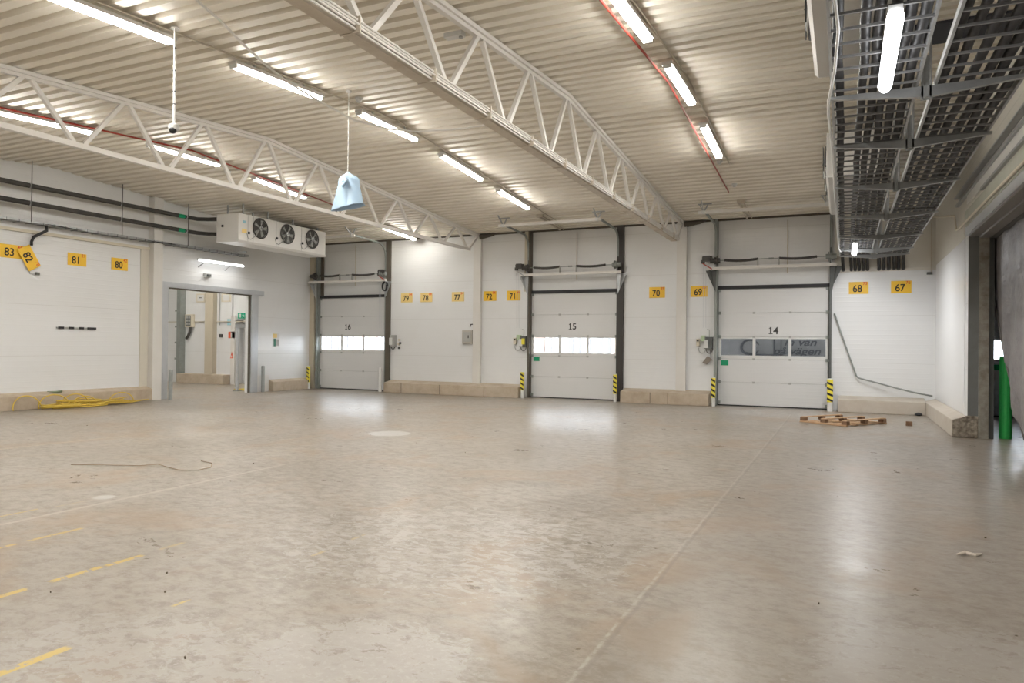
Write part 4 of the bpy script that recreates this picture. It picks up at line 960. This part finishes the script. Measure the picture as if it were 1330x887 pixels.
# exit door in the recess with a tall window
t = sroot('door_5', (-22.9, 23.5, 0))
MB().box(-23.4, -22.4, 23.48, 23.55, 0, 2.6).build('leaf', WHITE, t); MB().box(-22.98, -22.88, 23.47, 23.48, 1.5, 2.2).build('pane', mat('lit_glass', (0.9, 0.92, 0.95), 0.3, emit=(0.9, 0.95, 1.0), estr=1.6), t)
t = empty('exit_sign', (-22.6, 22.9, 2.75), 'green escape route sign above the door in the next room', 'sign')
MB().box(-23.30, -22.78, 22.95, ROOMY, 2.78, 3.02).build('plate', mat('exit_green', (0.0, 0.35, 0.2), 0.5), t)
mb = MB(); mb.box(-23.24, -23.12, 22.945, 22.95, 2.82, 2.98); mb.build('door_symbol', WHITEP, t)
mb = MB(); mb.tube([(-23.0, 22.945, 2.96), (-23.0, 22.94, 2.96)], 0.02, 10); mb.bar((-23.0, 22.945, 2.94), (-22.96, 22.945, 2.88), 0.025, 0.01); mb.bar((-22.96, 22.945, 2.88), (-23.03, 22.945, 2.82), 0.02, 0.01); mb.bar((-22.96, 22.945, 2.88), (-22.92, 22.945, 2.82), 0.02, 0.01); mb.bar((-23.05, 22.945, 2.91), (-22.93, 22.945, 2.92), 0.015, 0.01); mb.build('running_figure', WHITEP, t)
t = empty('gate_post', (-20.05, 19.75, 0), 'grey steel post with a short arm standing just beyond the passage', 'post')
MB().box(-20.11, -20.01, 19.72, 19.80, 0, 2.42).build('post', GALVL, t, bevel=0.01)
MB().box(-20.13, -19.45, 19.71, 19.81, 2.30, 2.42).build('arm', GALV, t)
MB().box(-20.16, -19.94, 19.66, 19.86, 0.0, 0.03).build('foot_plate', STE, t)
MB().box(-20.27, -20.20, 19.9, 19.97, 0, 2.42).build('second_post', GALV, t)
mb = MB(); mb.box(-20.5, -19.55, 20.05, 20.5, 0.0, 0.05)
tag(mb.build('yellow_ramp', mat('yellow_floor_paint', (0.66, 0.50, 0.06), 0.6)), 'low yellow floor plate behind the steel post beyond the passage', 'floor plate')
t = empty('warning_cone_sign', (-23.7, ROOMY, 1.2), 'small red triangular sign low on the wall of the next room', 'sign')
MB().prism([(-23.62, ROOMY - 0.11, 1.10), (-23.46, ROOMY - 0.11, 1.10), (-23.54, ROOMY - 0.11, 1.38)], (0, 0.01, 0)).build('plate', RED, t); MB().box(-23.56, -23.52, ROOMY - 0.115, ROOMY - 0.11, 1.13, 1.22).build('print', WHITEP, t)

# ------------------------------------------------------------------ floor things
# yellow hose heap
def hose():
    mb = MB(); rnd = random.Random(5)
    for i in range(26):
        cy = rnd.uniform(11.9, 14.1) if i > 6 else rnd.uniform(12.2, 13.2); ly = rnd.uniform(0.3, 0.75); lx = rnd.uniform(0.07, 0.19); cx = -18.52 + rnd.uniform(-0.08, 0.09)
        zc = 0.022 + 0.006 * i * math.exp(-((cy - 12.9) / 0.9) ** 2); tl = rnd.uniform(-0.1, 0.1); ph = rnd.uniform(0, 6); lift = rnd.uniform(0, 0.07)
        mb.tube([(cx + lx * math.sin(a) + tl * math.cos(a) * 0.5, cy + ly * math.cos(a), max(0.016, zc + lift * max(0, math.sin(a + ph)))) for a in [2 * PI * k / 26 for k in range(24)]], 0.0155, 6)
    for cy, w, h, lean in ((11.42, 0.38, 0.37, -0.08), (12.1, 0.45, 0.36, -0.05), (12.65, 0.42, 0.35, 0.0), (12.9, 0.38, 0.28, 0.02), (14.0, 0.42, 0.32, 0.0)):
        lp = []
        for j in range(21):
            a = PI * 1.16 * j / 20 - 0.25; lp.append((-18.62 + lean * math.sin(a) + 0.12 * (j / 20), cy - w * math.cos(a) * (0.85 + 0.1 * math.sin(a)), max(0.03, h * math.sin(a))))
        mb.tube(lp, 0.016, 6)
    for i in range(6): mb.tube([(-18.55 + 0.05 * i - 0.1, 13.2 + 0.05 * i, 0.04 + 0.015 * i), (-18.5 + 0.03 * i, 13.8, 0.08), (-18.6 + 0.03 * i, 14.4 + 0.08 * i, 0.03 + 0.01 * i)], 0.015, 6)
    return mb
tag(hose().build('yellow_hose', FLEX, smooth=True), 'heap of yellow hose loops on the floor against the left kerb', 'hose')
mb = MB(); mb.tube([(-18.95, 12.15, 0.43), (-18.85, 12.3, 0.41), (-18.9, 12.5, 0.42)], [0.01, 0.03, 0.035], 6); tag(mb.build('glove', mat('green_glove', (0.2, 0.24, 0.16), 0.8), smooth=True), 'small crumpled dark green rag lying on the kerb above the yellow hose', 'rag')
# thin wire
pts = [(-9.93, 6.72, 0.008), (-9.45, 6.90, 0.012), (-9.0, 7.10, 0.01), (-8.86, 7.27, 0.016), (-8.6, 7.2, 0.01), (-8.25, 7.1, 0.01), (-8.0, 7.2, 0.01), (-8.03, 7.45, 0.012), (-8.3, 7.72, 0.01), (-8.58, 7.78, 0.012)]
conduit('loose_wire', pts, 0.006, mat('brown_wire', (0.33, 0.26, 0.18), 0.7), 'thin brown wire lying in a loose curve on open floor', 'wire', 6)
# broken pallet
t = empty('broken_pallet', (0.1, 19.0, 0), 'broken wooden pallet lying upside down on the floor before door fourteen', 'pallet')
def board(a, b, w=0.10, z=0.022, h=0.022): return MB().bar((a[0], a[1], z), (b[0], b[1], z), w, h)
A1, A2 = Vector((-0.90, 18.55)), Vector((0.00, 18.00)); Bv = Vector((0.86, 1.22)); 
for f_ in (0.0, 0.5, 1.0):
    p = A1 + Bv * 0.0 + (A2 - A1) * f_; q = p + Bv * (1.0 if f_ else 0.96)
    board(p, q, 0.10, 0.128, 0.022).build('bottom_board', WOOD, t)
    for g2 in (0.04, 0.5, 0.96):
        c = p + (q - p) * g2; dv = (q - p).normalized(); a = c - dv * 0.055; b = c + dv * 0.055
        MB().bar((a.x, a.y, 0.078), (b.x, b.y, 0.078), 0.135, 0.078).build('block', WOODD, t, bevel=0.004)
for g2 in (0.02, 0.27, 0.5, 0.74, 0.98):
    p = A1 + Bv * g2; q = A2 + Bv * g2; ex = (q - p).normalized() * 0.06
    board(p - ex, q + ex, 0.11, 0.018, 0.022).build('deck_board', WOOD, t)
for g2 in (0.04, 0.5, 0.96):
    p = A1 + Bv * g2; q = A2 + Bv * g2; ex = (q - p).normalized() * 0.06
    board(p - ex, q + ex, 0.12, 0.036, 0.014).build('stringer_board', WOOD, t)
o = MB().box(1.30, 1.43, 18.95, 19.05, 0, 0.10).build('wood_block', WOODD, bevel=0.004); tag(o, 'single loose brown wooden block on the floor beside the broken pallet', 'block')
mb = sphere((1.80, 22.02, 0.035), 0.09, 6); mb.bm.transform(Matrix.Translation((0, 0, 0))); 
for v in mb.bm.verts: v.co.z = max(0, 0.035 + (v.co.z - 0.035) * 0.55); v.co.x += random.uniform(-0.01, 0.01)
tag(mb.build('rubber_lump', BLACK), 'small black lump on the floor against the corner kerb', 'debris')
mb = MB(); mb.tube([(0.88, 7.20, 0.012), (0.95, 7.27, 0.02), (1.02, 7.24, 0.014), (1.08, 7.33, 0.01)], [0.006, 0.017, 0.015, 0.006], 6)
tag(mb.build('paper_scrap', mat('beige_scrap', (0.62, 0.55, 0.47), 0.7)), 'small pale twisted scrap of paper on the open floor', 'scrap')
mb = MB()
for (x, y) in ((-1.1, 8.8), (-4.65, 3.9), (-4.3, 3.6), (-3.3, 2.9), (-0.15, 5.4), (-5.0, 3.25), (-7.8, 8.0), (-5.6, 10.4), (-5.45, 10.3), (-14.3, 10.0), (-12, 14.0), (-10, 16), (0.9, 19.0), (-6.9, 11.0), (1.2, 8.0)):
    s = random.uniform(0.005, 0.009); a = random.random() * 3
    mb.bar((x, y, 0.006), (x + s * 2 * math.cos(a), y + s * 2 * math.sin(a), 0.006), s, 0.012)
tag(mb.build('floor_crumbs', mat('dark_crumb', (0.12, 0.09, 0.06), 0.9)), 'scattered dark crumbs on the concrete floor', 'debris', kind='stuff')

# ------------------------------------------------------------------ trailer parked outside door fourteen
t = empty('parked_trailer', (-2.0, 25.5, -1.2), 'grey trailer side with dark lettering seen through the windows of door fourteen', 'trailer')
MB().box(-6.3, 2.6, 25.2, 27.6, -0.2, 3.4).build('box_body', TRUCK, t, bevel=0.03)
MB().box(-6.0, 2.4, 25.4, 27.4, -0.45, -0.2).build('chassis', MOTOR, t)
for x in (-5.2, -4.1, 1.4):
    MB().tube([(x, 25.35, -0.72), (x, 25.65, -0.72)], 0.48, 20).build('wheel', BLACK, t)
text_obj('in vän', 'lettering', 0.33, TRUCKL, t, (-1.31, 25.19, 1.95), 'y-', bold=0.006, italic=0.3, sx=1.25)
text_obj('på vägen', 'lettering', 0.33, TRUCKL, t, (-1.42, 25.19, 1.66), 'y-', bold=0.006, italic=0.3, sx=1.25)
mb = MB(); n = 30
mb.tube([(-2.85 + 0.28 * math.cos(a), 25.19, 1.78 + 0.25 * math.sin(a)) for a in [0.3 + i * 5.6 / n for i in range(n + 1)]], [0.01 + 0.03 * math.sin(PI * i / n) for i in range(n + 1)], 6)
mb.tube([(-3.0 + 1.4 * i / 14, 25.19, 1.62 - 0.10 * math.sin(i / 14 * PI)) for i in range(15)], [0.008 + 0.025 * math.sin(PI * i / 14) for i in range(15)], 6)
mb.build('swirl_mark', TRUCKL, t, smooth=True)
mb = MB(); mb.box(-2.12, -2.07, 25.17, 25.2, 0.0, 3.3); mb.box(-1.9, -1.87, 25.17, 25.2, 0.0, 3.3); mb.build('door_rod', TRUCKL, t)

t = empty('warehouse_building', (-24, 40, 0), 'pale clad building across the yard, glimpsed through the door windows', 'building')
MB().box(-44, -8, 40, 46, -1.2, 5.5).build('cladding', mat('pale_cladding', (0.62, 0.60, 0.58), 0.7), t)
mb = MB()
for i in range(60): mb.box(-43.5 + i * 0.6, -43.5 + i * 0.6 + (0.14 if i % 3 else 0.3), 39.93, 40, -1.2, 5.4)
mb.build('cladding_ribs', mat('grey_cladding_rib', (0.17, 0.165, 0.165), 0.7), t)
for i in range(6): MB().box(-42 + i * 6, -40.2 + i * 6, 39.9, 40, 0.4, 2.6).build('gate', mat('peach_gate', (0.42, 0.30, 0.24), 0.6), t)
# ------------------------------------------------------------------ world : bright hazy daylight
w = bpy.data.worlds.new('World'); SC.world = w; w.use_nodes = True
bg = w.node_tree.nodes['Background']; bg.inputs[0].default_value = (0.86, 0.93, 1.0, 1); bg.inputs[1].default_value = 8.0

SC.view_settings.view_transform = 'Standard'; SC.view_settings.look = 'None'; SC.view_settings.gamma = 1
SC.view_settings.use_curve_mapping = False; SC.view_settings.exposure = 0.48
